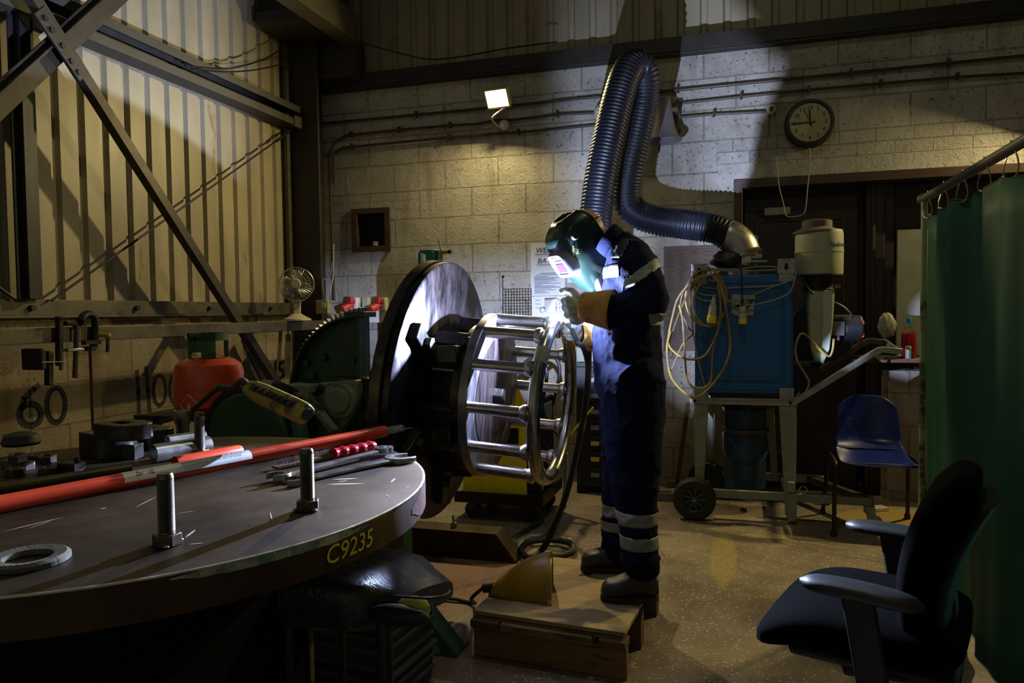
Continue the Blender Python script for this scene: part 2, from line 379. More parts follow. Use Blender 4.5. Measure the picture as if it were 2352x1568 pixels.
M_ply=pm('weathered_plywood',(.36,.25,.11,1),.7,0,.3,4,.08,(.22,.17,.10,1),3,.56,(1,6,6))
M_pine=pm('dirty_pine',(.24,.14,.055,1),.7,0,.35,4,.1,(.09,.06,.03,1),4,.56,(1.2,8,8))
M_stick=pm('brown_timber',(.12,.06,.025,1),.7,0,.3,6,.1,None,5,.5,(6,6,1))
M_coil=pm('yellow_arctic_cable',(.45,.30,.06,1),.5,0,.3,6,.02,(.22,.16,.08,1),5,.5)
M_gcab=pm('grey_cable',(.30,.30,.25,1),.5,0,.2,6,.02)
M_navy=pm('navy_cotton',(.008,.011,.034,1),.95,0,.35,14,.25,spec=.08)
M_reflect=pm('grey_reflective_tape',(.24,.25,.21,1),.55,.1,.2,12,.05,(.22,.22,.18,1),14,.6)
M_skin=pm('skin',(.45,.20,.11,1),.5,0,.12,20,.05)
M_helm=pm('dark_green_helmet',(.007,.022,.017,1),.3,0,.25,10,.02,coat=.2)
M_silver=pm('silver_shield_frame',(.16,.165,.175,1),.35,.2,.1,10,.02)
M_tan=pm('tan_suede_cuff',(.55,.29,.07,1),.85,0,.35,12,.2,(.14,.07,.04,1),8,.57)
M_glove=pm('grey_green_leather',(.50,.58,.48,1),.7,0,.2,16,.15,(.22,.25,.2,1),10,.6)
M_boot=pm('worn_black_leather',(.035,.030,.024,1),.5,0,.4,9,.12,(.08,.07,.055,1),7,.6)
M_paper=pm('white_paper',(.70,.70,.68,1),.7,0,.06,3,.01)
M_ink=flat('black_ink',(.015,.015,.02,1),.7)
M_spray=flat('black_spray_paint',(.012,.016,.008,1),.7)
M_chalk=flat('yellow_paint_marker',(.42,.40,.03,1),.7)
# ================================================================ room
mb=MB().sheet((-3.8,-2.5,0),(5,-2.5,0),(5,6.4,0),(-3.8,6.4,0)); floor=struct(mb.build('floor',M_floor))
YB=5.65; XL=-3.5
# back wall with window and doorway openings (blocks)
wb=MB()
wx0,wx1,wz0,wz1=-3.08,-2.735,1.86,2.212
ZT=3.20
wb.b2((-3.75,YB,0),(wx0,YB+.2,ZT)).b2((wx0,YB,0),(wx1,YB+.2,wz0)).b2((wx0,YB,wz1),(wx1,YB+.2,ZT)).b2((wx1,YB,0),(.004,YB+.2,ZT)).b2((.004,YB,2.265),(5,YB+.2,ZT)).b2((1.0,YB,0),(5,YB+.2,.9)).b2((3.2,YB,.9),(5,YB+.2,2.265))
struct(wb.build('wall_back',M_blockB))
# left wall: block dado
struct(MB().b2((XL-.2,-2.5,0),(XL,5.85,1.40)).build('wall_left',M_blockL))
# rest of the room behind the camera and ceiling
struct(MB().b2((5,-2.5,0),(5.2,6,5)).build('wall_right',M_sheet)); struct(MB().b2((-3.9,-2.7,0),(5.2,-2.5,5)).build('wall_front',M_sheet))
struct(MB().b2((-3.9,-2.7,5),(5.2,6.2,5.2)).build('ceiling',M_dark))
# profiled sheeting, real folds
def corrug(u0,u1,z0,z1,pitch,phase,fn):
    pr=[(0,0),(.30,0),(.40,1),(.86,1),(.96,0)]   # ribs stand proud of the trays
    us=[]
    k=math.floor((u0-phase)/pitch)
    while phase+k*pitch<u1:
        for a,h in ((0,1),(.17,1),(.26,0),(.88,0),(.97,1)): us.append((phase+(k+a)*pitch,h))
        k+=1
    us=[x for x in us if u0<=x[0]<=u1]
    vs=[];fs=[]
    for z in (z0,z1):
        for u,h in us: vs.append(fn(u,z,h))
    n=len(us)
    for i in range(n-1): fs.append((i,i+1,i+1+n,i+n))
    return MB().add(vs,fs)
struct(corrug(-2.5,5.6,1.36,5,.1675,4.345,lambda u,z,h:(XL-.05+.024*(1-h),u,z)).build('wall_left_sheeting',M_sheet,smooth=False))
struct(corrug(-3.75,5,3.18,5,.1655,-3.03,lambda u,z,h:(u,YB+.08-.024*(1-h),z)).build('wall_back_sheeting',M_sheet,smooth=False))
# sheeting rails and ledges (fixed steelwork)
t1=MB().b2((XL-.02,-2.5,1.345),(XL+.035,5.42,1.43))
t1.b2((XL-.02,-2.5,1.333),(XL+.05,5.42,1.345)); tr=struct(t1.build('trim_1',M_galvd,bevel=.003))
MBb=MB()
for y in (.9,1.9,2.95,3.65,4.3,5.0): MBb.cyl((XL+.03,y,1.385),(XL+.055,y,1.385),.016,n=6)
MBb.build('bolt_head',M_black,parent=tr)
# ledge beam along back wall
zb=3.215
struct(MB().b2((-3.3,YB-.08,3.19),(5,YB+.02,3.205)).b2((-3.3,YB-.09,3.205),(5,YB-.075,3.31)).build('trim_2',M_dark,bevel=.002))
# graffiti on left wall
def stroke(pts,w,name,mat,fn,par):
    mb=MB(); n=len(pts)
    for i in range(n-1):
        a=Vector(pts[i]);b=Vector(pts[i+1]); d=(b-a); a=a-d*.12; b=b+d*.12
        if d.length<1e-6: continue
        nn=Vector((-d.y,d.x)).normalized()*w/2
        mb.add([fn(*(a+nn)),fn(*(a-nn)),fn(*(b-nn)),fn(*(b+nn))],[(0,1,2,3)])
    return mb.build(name,mat,parent=par,smooth=False)
wl=bpy.data.objects['wall_left']; LF=lambda y,z:(XL+.002,y,z)
def lw(px,py): q=P(px,py,'X',XL+.002); return (q.y,q.z)
def oval(cx,cy,rx,ry,a0=0,a1=360): return [lw(cx+rx*math.cos(math.radians(t)),cy+ry*math.sin(math.radians(t))) for t in range(a0,a1+1,12)]
stroke(oval(70,952,25,25),.035,'painted_number',M_spray,LF,wl)
stroke([lw(*q) for q in ((48,940),(56,915),(78,893),(90,884))],.03,'painted_number',M_spray,LF,wl)
stroke(oval(129,930,21,40),.03,'painted_number',M_spray,LF,wl)
stroke([lw(*q) for q in ((315,855),(318,900),(320,945))],.028,'painted_number',M_spray,LF,wl)
stroke([lw(*q) for q in ((336,846),(340,895),(344,942))],.028,'painted_number',M_spray,LF,wl)
stroke(oval(367,896,14,35),.025,'painted_number',M_spray,LF,wl); stroke(oval(403,892,13,34),.025,'painted_number',M_spray,LF,wl)
stroke([lw(*q) for q in ((633,832),(633,868))],.03,'painted_number',M_spray,LF,wl)
stroke([lw(*q) for q in ((652,830),(643,834),(642,848),(650,850),(652,862),(642,870))],.03,'painted_number',M_spray,LF,wl)
# ---- window frame in back wall
wf=MB()
for a,b in (((wx0-.005,wz0-.005),(wx1+.005,wz0+.04)),((wx0-.005,wz1-.04),(wx1+.005,wz1+.005)),((wx0-.0045,wz0+.04),(wx0+.045,wz1-.04)),((wx1-.045,wz0+.04),(wx1+.0045,wz1-.04))):
    wf.b2((a[0],YB-.015,a[1]),(b[0],YB+.06,b[1]))
struct(wf.build('window_1',M_brown,bevel=.003))
w1=bpy.data.objects['window_1']
MB().b2((wx0,YB+.19,wz0),(wx1,YB+.2,wz1)).b2((wx0,YB+.055,wz0),(wx0+.012,YB+.195,wz1)).b2((wx1-.012,YB+.055,wz0),(wx1,YB+.195,wz1)).b2((wx0,YB+.055,wz0),(wx1,YB+.195,wz0+.012)).b2((wx0,YB+.055,wz1-.012),(wx1,YB+.195,wz1)).build('window_shade_liner',M_void,parent=w1)  # added liner boards, near-black in colour for the shade of the recess
MB().sheet((wx0+.04,YB+.05,wz0+.04),(wx1-.04,YB+.05,wz0+.04),(wx1-.04,YB+.05,wz1-.04),(wx0+.04,YB+.05,wz1-.04)).build('pane',pm('unlit_window_fill',(.002,.0025,.004,1),.5,0,.1,5,0,spec=.15),parent=w1)  # opaque near-black pane; the unlit interior is put into its colour
c=P(862,558,'Y',YB-.0); one(MB().cyl((c.x,YB+.015,wz0+.042),(c.x,YB+.015,wz0+.078),.033,n=24),'tin','small round metal tin on the sill of the brown window frame','tin',M_chrome,base=(c.x,YB+.015,wz0+.042))
# ---- doorway
D=MB()
D.b2((.004,YB-.02,0),(.065,YB+.12,2.27)).b2((.004,YB-.02,2.205),(3.2,YB+.12,2.27))
struct(D.build('trim_3',M_brown,bevel=.004))
rc=MB().b2((-.05,YB+.28,0),(3.3,YB+.33,2.4)).b2((-.06,YB+.12,0),(-.0,YB+.3,2.4)).b2((-.05,YB+.12,2.27),(3.3,YB+.33,2.35))
struct(rc.build('wall_doorway_recess',M_door))
dr=MB().b2((.08,YB+.19,.0),(.86,YB+.235,2.15)); d1=struct(dr.build('door_1',M_door,bevel=.004))
pn=MB()
for (a,b) in (((.16,1.25),(.78,2.0)),((.16,.25),(.78,1.1))):
    for q in (((a[0],a[1]),(b[0],a[1]+.025)),((a[0],b[1]-.025),(b[0],b[1])),((a[0],a[1]),(a[0]+.025,b[1])),((b[0]-.025,a[1]),(b[0],b[1]))):
        pn.b2((q[0][0],YB+.178,q[0][1]),(q[1][0],YB+.192,q[1][1]))
pn.build('door_moulding',M_brown,parent=d1,bevel=.003)
dc=MB().b2((.22,YB+.12,2.02),(.40,YB+.18,2.075)); dc.build('door_closer',M_cream,parent=d1,bevel=.006)
MB().beam((.16,YB+.14,2.07),(.30,YB+.13,2.05),.02,.012).build('closer_arm',M_black,parent=d1)
struct(MB().b2((.90,YB+.1,0),(1.02,YB+.24,2.2)).b2((.93,YB+.08,0),(.955,YB+.11,2.2)).b2((1.02,YB+.12,.9),(1.08,YB+.2,2.2)).build('trim_4',M_door,bevel=.005))
d2=struct(MB().b2((1.08,YB+.2,.9),(2.6,YB+.24,2.2)).build('door_2',M_door))
bd=MB().b2((1.085,YB+.02,1.0),(1.62,YB+.05,1.865)); one(bd,'grey_board','tall pale grey board standing in the dark opening beside the curtain','board',pm('grey_board_paint',(.25,.26,.20,1),.6),base=(1.3,YB+.04,1.0))
sh=MB().b2((.86,YB-.2,.965),(1.75,YB+.15,.99)); struct(sh.build('trim_5',M_stick,bevel=.003))
# low wall pier under the shelf
struct(MB().b2((1.03,YB-.06,0),(1.75,YB,.90)).build('wall_pier',M_blockB))
# skirting timber
struct(MB().b2((-.45,YB-.04,0),(.0,YB,.05)).build('baseboard_back',M_stick))
# ---- corner column and steel
cx0,cx1=-3.47,-3.22
col=MB().b2((cx0,5.36,0),(cx1,5.385,5)).b2((cx0,5.60,0),(-3.335,5.625,5)).b2((-3.355,5.38,0),(-3.335,5.61,5))
struct(col.build('trim_6',M_dark,bevel=.003))
struct(MB().b2((XL-.0,5.30,1.43),(XL+.03,5.42,5)).build('trim_7',M_galvd))
# eaves beam toward camera (box-like I beam)
eb=MB(); 
eb.b2((-3.02,-1,3.50),(-2.87,5.45,3.515)).b2((-3.02,-1,3.70),(-2.87,5.45,3.715)).b2((-2.885,-1,3.51),(-2.87,5.45,3.70)).b2((-3.02,-1,3.51),(-3.005,5.45,3.70))
struct(eb.build('trim_8',pm('tan_beam',(.09,.08,.05,1),.5,.2,.3,5,.1),bevel=.002))
struct(MB().b2((-3.25,5.42,3.27),(-2.93,5.64,3.56)).b2((-3.22,5.38,3.24),(-2.93,5.64,3.27)).build('trim_9',M_dark,bevel=.006))
struct(MB().b2((-3.45,4.9,3.52),(-2.9,5.36,3.62)).b2((-3.5,5.0,3.6),(-2.88,5.3,4.2)).build('trim_10',M_dark,bevel=.006))
# long purlin on left wall: lipped channel open to the room
zp=2.852
pu=MB().b2((XL+.0,-2.5,zp),(XL+.13,5.36,zp+.008)).b2((XL+.122,-2.5,zp),(XL+.13,5.36,zp+.055)).b2((XL+.0,-2.5,zp+.16),(XL+.13,5.36,zp+.168)).b2((XL+.122,-2.5,zp+.115),(XL+.13,5.36,zp+.168)).b2((XL,-2.5,zp),(XL+.01,5.36,zp+.168))
struct(pu.build('trim_11',pm('dark_purlin',(.045,.042,.032,1),.55,.1,.3,6,.1),bevel=.002))
struct(MB().b2((XL+.10,5.25,zp-.01),(XL+.14,5.40,zp+.08)).build('trim_12',M_galvd,bevel=.002))
# vertical post at left
struct(MB().b2((-3.45,2.89,1.43),(-3.40,2.95,5)).b2((-3.45,2.86,1.43),(-3.44,3.0,5)).build('trim_13',M_black,bevel=.002))
# diagonal braces
a=P(40,-60,'X',-3.26); b=P(640,888,'X',-3.26)
br=MB().beam(a,b,.012,.062,up=(0,0,1)); 
d=(b-a).normalized()
brd=MB().beam(a,b,.055,.060,up=X_.cross(d)); tb=struct(brd.build('trim_14',M_brace,bevel=.003))
s0=P(88,22,'X',-3.235);s1=P(192,178,'X',-3.235)
sp=MB().beam(s0,s1,.016,.082,up=X_.cross(d)); sp.build('splice_plate',M_brace,parent=tb,bevel=.003)
hb=MB()
for q in ((104,42),(119,69),(144,105),(165,141),(181,166)):
    c=P(*q,'X',-3.225); hb.cyl(c,c+X_*.008,.014,n=12)
hb.build('bolt_hole',M_black,parent=tb)
a2=P(-60,285,'X',-3.30); b2=P(290,-37,'X',-3.30); d2_=(b2-a2).normalized()
struct(MB().beam(a2,b2,.012,.13,up=X_.cross(d2_)).beam(a2+Z_*.05,b2+Z_*.05,.09,.012,up=X_.cross(d2_)).build('trim_15',M_brace,bevel=.002))
# thin second brace continuing below rail
a3=P(560,775,'X',-3.42); b3=P(610,880,'X',-3.42); d3=(b3-a3).normalized()
struct(MB().beam(a3,b3,.014,.07,up=X_.cross(d3)).build('trim_16',M_brace))
# tie rod
a=P(668,300,'X',-3.44); b=P(118,690,'X',-3.44)
struct(MB().tube([a,b],.007).tube([a+(b-a)*.02,a+(b-a)*.09],.012).build('trim_17',M_black))
a=P(0,662,'X',-3.44); b=P(35,688,'X',-3.44); struct(MB().tube([a+(a-b)*3,b],.007).build('trim_18',M_black))
# slack cables over the left sheeting
for pts in (((440,158),(520,165),(600,158),(690,135),(745,108)),((425,150),(520,158),(600,138),(660,105),(695,82))):
    one(MB().tube(spline([P(x,y,'X',-3.37) for x,y in pts],6),.006,6),'slack_cable','thin dark cable drooping '+('lower' if pts[0][0]==440 else 'upper')+' of two across the upper left sheeting','cable',M_black,'slack cables on the sheeting')
one(MB().tube(spline([P(x,y,'Y',5.4) for x,y in ((740,80),(825,97),(900,118),(985,136),(1060,130),(1160,112),(1280,96))],6),.006,6),'slack_cable','thin dark cable drooping along the top of the back wall ledge','cable',M_black)
# grey trunking on left wall
ztk=P(0,755.7,'X',-3.17).z; tk=MB().b2((-3.22,-2.5,ztk-.072),(-3.17,5.34,ztk)); o=one(tk,'steel_trunking','long dirty steel trunking running along the left block wall','trunking',M_galvd,bevel=.003,base=(-3.2,1.5,ztk-.072))
br=MB()
for y in (1.2,2.6,4.0,5.2): br.b2((XL+.001,y-.02,ztk-.05),(-3.22,y+.02,ztk-.01))
br.build('bracket',M_galvd,parent=None); q=bpy.data.objects['bracket']; q.parent=o; q.location=-o.location
# dado trunking on the back wall
one(MB().b2((-3.2,YB-.06,1.26),(-2.2,YB-.001,1.36)),'dado_trunking','white dado trunking along the back wall behind the gear','trunking',M_white,bevel=.003)
# ================================================================ conduits on back wall
def wallpipe(pts,r,lab,mat,off=.03,clips=()):
    q=[P(x,y,'Y',YB-off) for x,y in pts]; t=thing('conduit',lab,'conduit',(q[0].x,YB-off,q[0].z))
    MB().tube(q,r,8).build('conduit_pipe',mat,parent=t)
    for x in clips:
        c=MB()
        # find point along path
        for i in range(len(pts)-1):
            if min(pts[i][0],pts[i+1][0])<=x<=max(pts[i][0],pts[i+1][0]) and pts[i][0]!=pts[i+1][0]:
                k=(x-pts[i][0])/(pts[i+1][0]-pts[i][0]); yy=pts[i][1]+k*(pts[i+1][1]-pts[i][1]); z=P(x,yy,'Y',YB-off)
                c.b2((z.x-.008,YB-off-r-.003,z.z-r-.004),(z.x+.008,YB-.0005,z.z+r+.018)); break
        if c.v: c.build('saddle_clip',mat,parent=t)
    return t
M_cond=pm('painted_conduit',(.05,.038,.026,1),.5,.3,.3,8,.05)
wallpipe([(700,283),(760,282),(1113,249),(1372,222),(1540,208),(1950,168),(2352,128),(2700,92)],.011,'topmost of three dark conduits running across the back wall',M_cond,clips=(955,1400,1557,1955,2180))
arc1=[(767,700),(764,600),(761,480),(757,370),(762,342),(775,322),(795,312),(830,307)]
wallpipe([(768,690),(764,600),(760,480),(756,370),(758,345),(770,325),(795,311),(860,304),(920,298),(1033,288),(1100,284),(1138,276),(1180,275),(1290,262),(1364,259)],.010,'middle dark conduit bending down beside the corner column',M_cond,clips=(805,915,1033,1280))
wallpipe([(768,420),(766,380),(768,352),(785,340),(860,332),(1033,315),(1200,303),(1370,287)],.010,'lowest dark conduit, left part, under the wall floodlight',M_cond,off=.028,clips=(808,1030,1190))
wallpipe([(1545,239),(1700,222),(1860,206),(2024,192),(2200,177),(2352,168),(2700,140)],.010,'second dark conduit from the loudspeaker to the right, above the clock',M_cond,clips=(1555,1702,1858,2024,2200))
wallpipe([(1545,270),(1640,262),(1760,256)],.010,'short dark conduit between the loudspeaker and the round socket',M_cond,clips=(1560,1640))
# round ceiling-rose style socket
c=P(1771,253,'Y',YB); t=thing('wall_outlet','round cream outlet box at the end of the short conduit left of the clock','outlet',(c.x,YB-.03,c.z-.035))
MB().cyl((c.x,YB-.001,c.z),(c.x,YB-.04,c.z),.037,.033).build('outlet_body',M_cream,parent=t,bevel=.003)
MB().cyl((c.x,YB-.04,c.z),(c.x,YB-.055,c.z),.016).build('outlet_cap',M_brown,parent=t)
# clock cable
cp=[(1775,262),(1778,330),(1784,380),(1790,430),(1800,470),(1804,492),(1815,498),(1840,494),(1850,480),(1856,420),(1862,370),(1858,335)]
one(MB().tube(spline([P(x,y,'Y',YB-.03) for x,y in cp],5),.004,6),'clock_flex','thin white flex looping down from the round outlet and up to the clock','cable',M_gcab)
# ---- clock
c=P(1858,287,'Y',YB); R=.165; t=thing('wall_clock','round wall clock with black rim and aged cream face','clock',(c.x,YB-.04,c.z-R))
MB().lathe([(R*.80,.075),(R*.84,.088),(R*.94,.085),(R,.06),(R,.0),(.02,0)],(c.x,YB-.001,c.z),-Y_,64).build('clock_rim',M_blkpl,parent=t)
MB().cyl((c.x,YB-.06,c.z),(c.x,YB-.078,c.z),R*.80,n=64).build('clock_face',pm('aged_dial',(.42,.38,.19,1),.6,0,.1,8,0),parent=t)
nb=MB()
for k in range(1,13):
    an=PI/2-k*PI/6; nb.text(str(k),(c.x+R*.62*math.cos(an),YB-.0795,c.z+R*.62*math.sin(an)-.014),X_,Z_,.040,.0005,align='CENTER')
nb.build('clock_numerals',M_ink,parent=t,smooth=False)
def hand(ang,l,w,tail,nm,y):
    a=math.radians(90-ang); u=V(math.cos(a),0,math.sin(a)); o=V(c.x,y,c.z)
    MB().beam(o-u*tail,o+u*l,w,.002,up=Y_).build(nm,M_ink,parent=t)
hand(357,.085,.011,.022,'hour_hand',YB-.083); hand(269,.125,.007,.035,'minute_hand',YB-.086); hand(335,.105,.003,.04,'second_hand',YB-.089)
MB().cyl((c.x,YB-.078,c.z),(c.x,YB-.092,c.z),.008).build('hand_boss',M_ink,parent=t)
# ---- floodlights
M_lamp=flat('lit_lamp_glass',(1,1,1,1),.5,emit=(1,.80,.42,1),estr=40)
def flood(cx,cz,lab,aim,power,name='floodlight'):
    n=Vector(aim).normalized(); o=V(cx,YB-.17,cz); u=n.cross(Z_).normalized(); w=u.cross(n)
    R=Matrix((u,-n,w)).transposed()
    t=thing(name,lab,'lamp',(cx,YB-.05,cz-.14),'wall floodlights')
    MB().box(o-n*.03,(.19,.05,.14),R).box(o-n*.065,(.12,.03,.09),R).build('lamp_body',pm('lamp_housing',(.35,.30,.12,1),.5),parent=t,bevel=.006)
    fr=MB()
    for s in (-1,1): fr.box(o+u*s*.091,(.012,.018,.15),R).box(o+w*s*.069,(.19,.018,.012),R)
    fr.build('lamp_rim',pm('lamp_rim',(.6,.5,.2,1),.4),parent=t,bevel=.002)
    MB().box(o+n*.000,(.165,.006,.122),R).build('lamp_glass',M_lamp,parent=t)
    MB().tube(spline([o-w*.07-u*.06,V(cx-.06,YB-.12,cz-.13),V(cx-.02,YB-.06,cz-.19),V(cx+.0,YB-.04,cz-.17)],5),.006).build('lamp_flex',M_white,parent=t)
    MB().ball((cx+.015,YB-.045,cz-.175),.042,(1,.9,1)).build('mount_box',M_white,parent=t)
    MB().beam(o-n*.07,V(cx,YB-.005,cz-.02),.03,.012).build('lamp_bracket',M_black,parent=t)
    ld=bpy.data.lights.new('flood','AREA'); ld.shape='RECTANGLE'; ld.size=.07; ld.size_y=.05; ld.energy=power; ld.color=(1,.79,.36)
    lo=bpy.data.objects.new('flood_light',ld); COL.objects.link(lo); lo.location=o+n*.02; lo.rotation_euler=(-n).to_track_quat('Z','Y').to_euler(); return t
c=P(1142,226,'Y',YB-.17); flood(c.x,c.z,'lit square floodlight glowing high on the back wall left of the hose',(-.10,-1,-.62),FL1)
flood(2.03,2.72,'lit square floodlight on the back wall beyond the right edge',(-.22,-1,-.55),FL2)
# ---- bulkhead light (white oval, unlit) & horn loudspeaker
c=P(1405,257,'Y',YB-.06); t=thing('bulkhead_light','unlit white oval bulkhead light half hidden behind the black hose','lamp',(c.x,YB-.03,c.z-.09))
MB().ball((c.x,YB-.06,c.z),.13,(1,.42,.78)).build('diffuser',M_white,parent=t); MB().cyl((c.x,YB-.001,c.z),(c.x,YB-.05,c.z),.12).build('base',M_white,parent=t)
a=P(1527,225,'Y',YB-.2); b=P(1530,322,'Y',YB-.2); ln=(a.z-b.z)
t=thing('horn_loudspeaker','grey bell-shaped loudspeaker horn hanging mouth down right of the hose','loudspeaker',(a.x,YB-.2,b.z))
MB().lathe([(.035,0),(.045,-.02),(.06,-.12),(.075,-.2),(.10,-.27),(.128,-ln),(.122,-ln),(.09,-.26),(.05,-.15),(.02,-.10)],(a.x-.005,YB-.2,a.z),Z_,40).build('horn',pm('grey_horn',(.14,.13,.14,1),.5),parent=t)
MB().cyl((a.x,YB-.2,a.z-ln+.09),(a.x,YB-.2,a.z-ln+.03),.028).build('driver_core',M_dark,parent=t)
MB().b2((a.x-.0,YB-.2,a.z-.10),(a.x+.09,YB-.002,a.z-.07)).b2((a.x+.05,YB-.05,a.z-.2),(a.x+.10,YB-.002,a.z+.0)).build('wall_bracket',M_galvd,parent=t,bevel=.003)
one(MB().tube([P(1516,326,'Y',YB-.012),P(1514,348,'Y',YB-.012)],.005,6),'wall_hook','short black hook on the wall under the loudspeaker','hook',M_black)
# ---- posters and sheets
def sheetof(x0,y0,x1,y1,name,lab,cat,mat,th=.002,off=.004):
    a=P(x0,y0,'Y',YB-off); b=P(x1,y1,'Y',YB-off); t=thing(name,lab,cat,(a.x,YB-off,b.z)); 
    MB().b2((a.x,YB-off,b.z),(b.x,YB-off-th,a.z)).build('sheet',mat,parent=t); return t,a,b
t,a,b=sheetof(1219,559,1330,617,'bay_sign','white paper sign with underlined italic black lettering on the back wall','sign',M_paper)
y=YB-.0075
k=MB().text('WELDING',(a.x+.035,y,a.z-.076),X_,Z_,.060,.0004,.25).text('BAY 1',(a.x+.05,y,a.z-.158),X_,Z_,.060,.0004,.25)
k.b2((a.x+.033,y,a.z-.090),(a.x+.33,y-.0006,a.z-.0865)).b2((a.x+.048,y,a.z-.172),(a.x+.24,y-.0006,a.z-.1685)); k.build('lettering',M_ink,parent=t,smooth=False)
t,a,b=sheetof(1219,620,1298,678,'notice_sheet','printed text notice pinned just below the lettered bay sign','notice',M_paper)
k=MB().b2((a.x+.08,YB-.0065,a.z-.030),(a.x+.20,YB-.0072,a.z-.026)).b2((a.x+.045,YB-.0065,a.z-.041),(a.x+.25,YB-.0072,a.z-.038))
for i in range(13):
    w=[.11,.19,.16,.18,.13,.21,.06,.17,.21,.14,.17,.09,.12][i]
    k.b2((a.x+.03,YB-.0065,a.z-.056-i*.0105),(a.x+.03+w,YB-.0072,a.z-.0528-i*.0105))
k.build('printed_lines',flat('grey_ink',(.07,.08,.11,1),.7),parent=t,smooth=False)
t,a,b=sheetof(1221,681,1300,745,'notice_sheet','lower blank-looking printed sheet on the wall behind the weld arc','notice',M_paper)
k=MB()
for i in range(3):
    for j in range(3): k.b2((a.x+.03+j*.085,YB-.0065,a.z-.03-i*.03),(a.x+.07+j*.085,YB-.0072,a.z-.027-i*.03))
k.build('printed_lines',flat('grey_ink',(.07,.08,.11,1),.7),parent=t,smooth=False)
t,a,b=sheetof(1303,622,1330,648,'notice_sheet','small pale note pinned beside the text notice','notice',M_paper)
M_old=pm('yellowed_paper',(.10,.068,.042,1),.7,0,.15,3,.01)
t,a,b=sheetof(1524,566,1672,806,'wall_chart','large faded brown printed chart on the wall left of the blue extractor','chart',M_old)
k=MB(); ik=flat('faded_ink',(.05,.035,.025,1),.8)
for cc in range(5):
    for i in range(52):
        if random.random()<.82: k.b2((a.x+.02+cc*.09,YB-.0065,a.z-.05-i*.0125),(a.x+.02+cc*.09+random.uniform(.03,.075),YB-.007,a.z-.046-i*.0125))
k.b2((a.x+.01,YB-.0065,a.z-.030),(a.x+.46,YB-.007,a.z-.028)); k.build('printed_lines',ik,parent=t,smooth=False)
# wire grid
a=P(1155,664,'Y',YB-.03); b=P(1221,729,'Y',YB-.03); g=MB()
for i in range(11):
    x=a.x+(b.x-a.x)*i/10; g.tube([(x,YB-.03,a.z),(x,YB-.03,b.z)],.0028,5)
for i in range(11):
    z=a.z+(b.z-a.z)*i/10; g.tube([(a.x,YB-.034,z),(b.x,YB-.034,z)],.0028,5)
t=thing('wire_grid','black wire mesh grid panel hung on the wall left of the notices','grid panel',(a.x,YB-.03,b.z)); g.build('mesh_wires',M_black,parent=t)
MB().tube([(a.x,YB-.03,a.z),(a.x,YB-.03,a.z+.10)],.003,5).ball((a.x,YB-.02,a.z+.10),.012).build('hanger',M_black,parent=t)
# sockets
def socket(px,py,lab,red=True,s=1):
    c=P(px,py,'Y',YB-.05); t=thing('socket_outlet',lab,'socket',(c.x,YB-.05,c.z-.06),'wall sockets')
    MB().b2((c.x-.045*s,YB-.001,c.z-.05*s),(c.x+.045*s,YB-.07,c.z+.06*s)).build('socket_box',M_white,parent=t,bevel=.008)
    if red:
        MB().cyl((c.x-.01,YB-.06,c.z),(c.x-.05,YB-.15,c.z-.04),.032*s).build('plug_collar',flat('socket_red',(.35,.02,.015,1),.45),parent=t,bevel=.003)
        MB().cyl((c.x-.0,YB-.055,c.z+.03),(c.x-.02,YB-.10,c.z+.035),.034*s).build('socket_lid',flat('socket_red',(.35,.02,.015,1),.45),parent=t,bevel=.003)
    return c,t
c,t=socket(876,700,'white and red industrial socket with plug and hanging cable near the faceplate')
one(MB().tube(spline([V(c.x-.05,YB-.16,c.z-.05),V(c.x-.09,YB-.17,c.z-.14),V(c.x-.13,YB-.14,c.z-.34)],6),.008),'plug_cable','black cable hanging from the red industrial plug','cable',M_black)
socket(812,700,'white and red industrial socket left of the plugged one')
c=P(845,700,'Y',YB); one(MB().b2((c.x-.03,YB-.001,c.z-.06),(c.x+.03,YB-.05,c.z+.06)),'switch_box','narrow cream switch box between the two red sockets','switch',M_cream,bevel=.005)
c=P(747,706,'Y',5.34); t=thing('switch_box','cream double switch box with two flexes on the corner column','switch',(c.x,5.33,c.z-.04))
MB().b2((c.x-.055,5.355,c.z-.05),(c.x+.05,5.29,c.z+.06)).build('box_body',M_cream,parent=t,bevel=.004)
MB().b2((c.x+.00,5.288,c.z-.0),(c.x+.014,5.284,c.z+.04)).b2((c.x+.02,5.288,c.z-.0),(c.x+.034,5.284,c.z+.04)).build('rocker',M_paper,parent=t)
for i,pts in enumerate((((748,696),(742,670),(741,645),(758,632),(764,600)),((758,696),(760,660),(765,630),(766,560)))):
    one(MB().tube(spline([P(x,y_,'Y',5.33) for x,y_ in pts],6),.006,6),'switch_flex',('left','right')[i]+' of two grey flexes rising from the double switch box','cable',M_gcab,'flexes above the switch box')
# ================================================================ desk fan on the trunking
c=P(681,653,'Y',4.9); R=.128
fx=Vector((.42,-.9,.08)).normalized(); base=P(683,732,'Y',4.9)
t=thing('desk_fan','round white desk fan with wire guard standing on the steel trunking','fan',(base.x,4.9,base.z))
g=MB(); u,w=frame(fx)
g.tube([c+(u*math.cos(a)+w*math.sin(a))*R for a in [2*PI*i/48 for i in range(48)]],.0045,6,closed=True)
for side in (1,-1):
    for k in range(40):
        a=2*PI*k/40; e=u*math.cos(a)+w*math.sin(a); e2=u*math.cos(a+.25)+w*math.sin(a+.25)
        g.tube([c+fx*side*.035+e*.03,c+fx*side*.036+e2*.08,c+e2*.0+ (u*math.cos(a+.3)+w*math.sin(a+.3))*R],.0012,4,cap=False)
    for rr,hh in ((.05,.036),(.075,.036),(.10,.024)):
        g.tube([c+fx*side*hh+(u*math.cos(a)+w*math.sin(a))*rr for a in [2*PI*i/32 for i in range(32)]],.0012,4,closed=True)
g.build('wire_guard',M_chrome,parent=t)
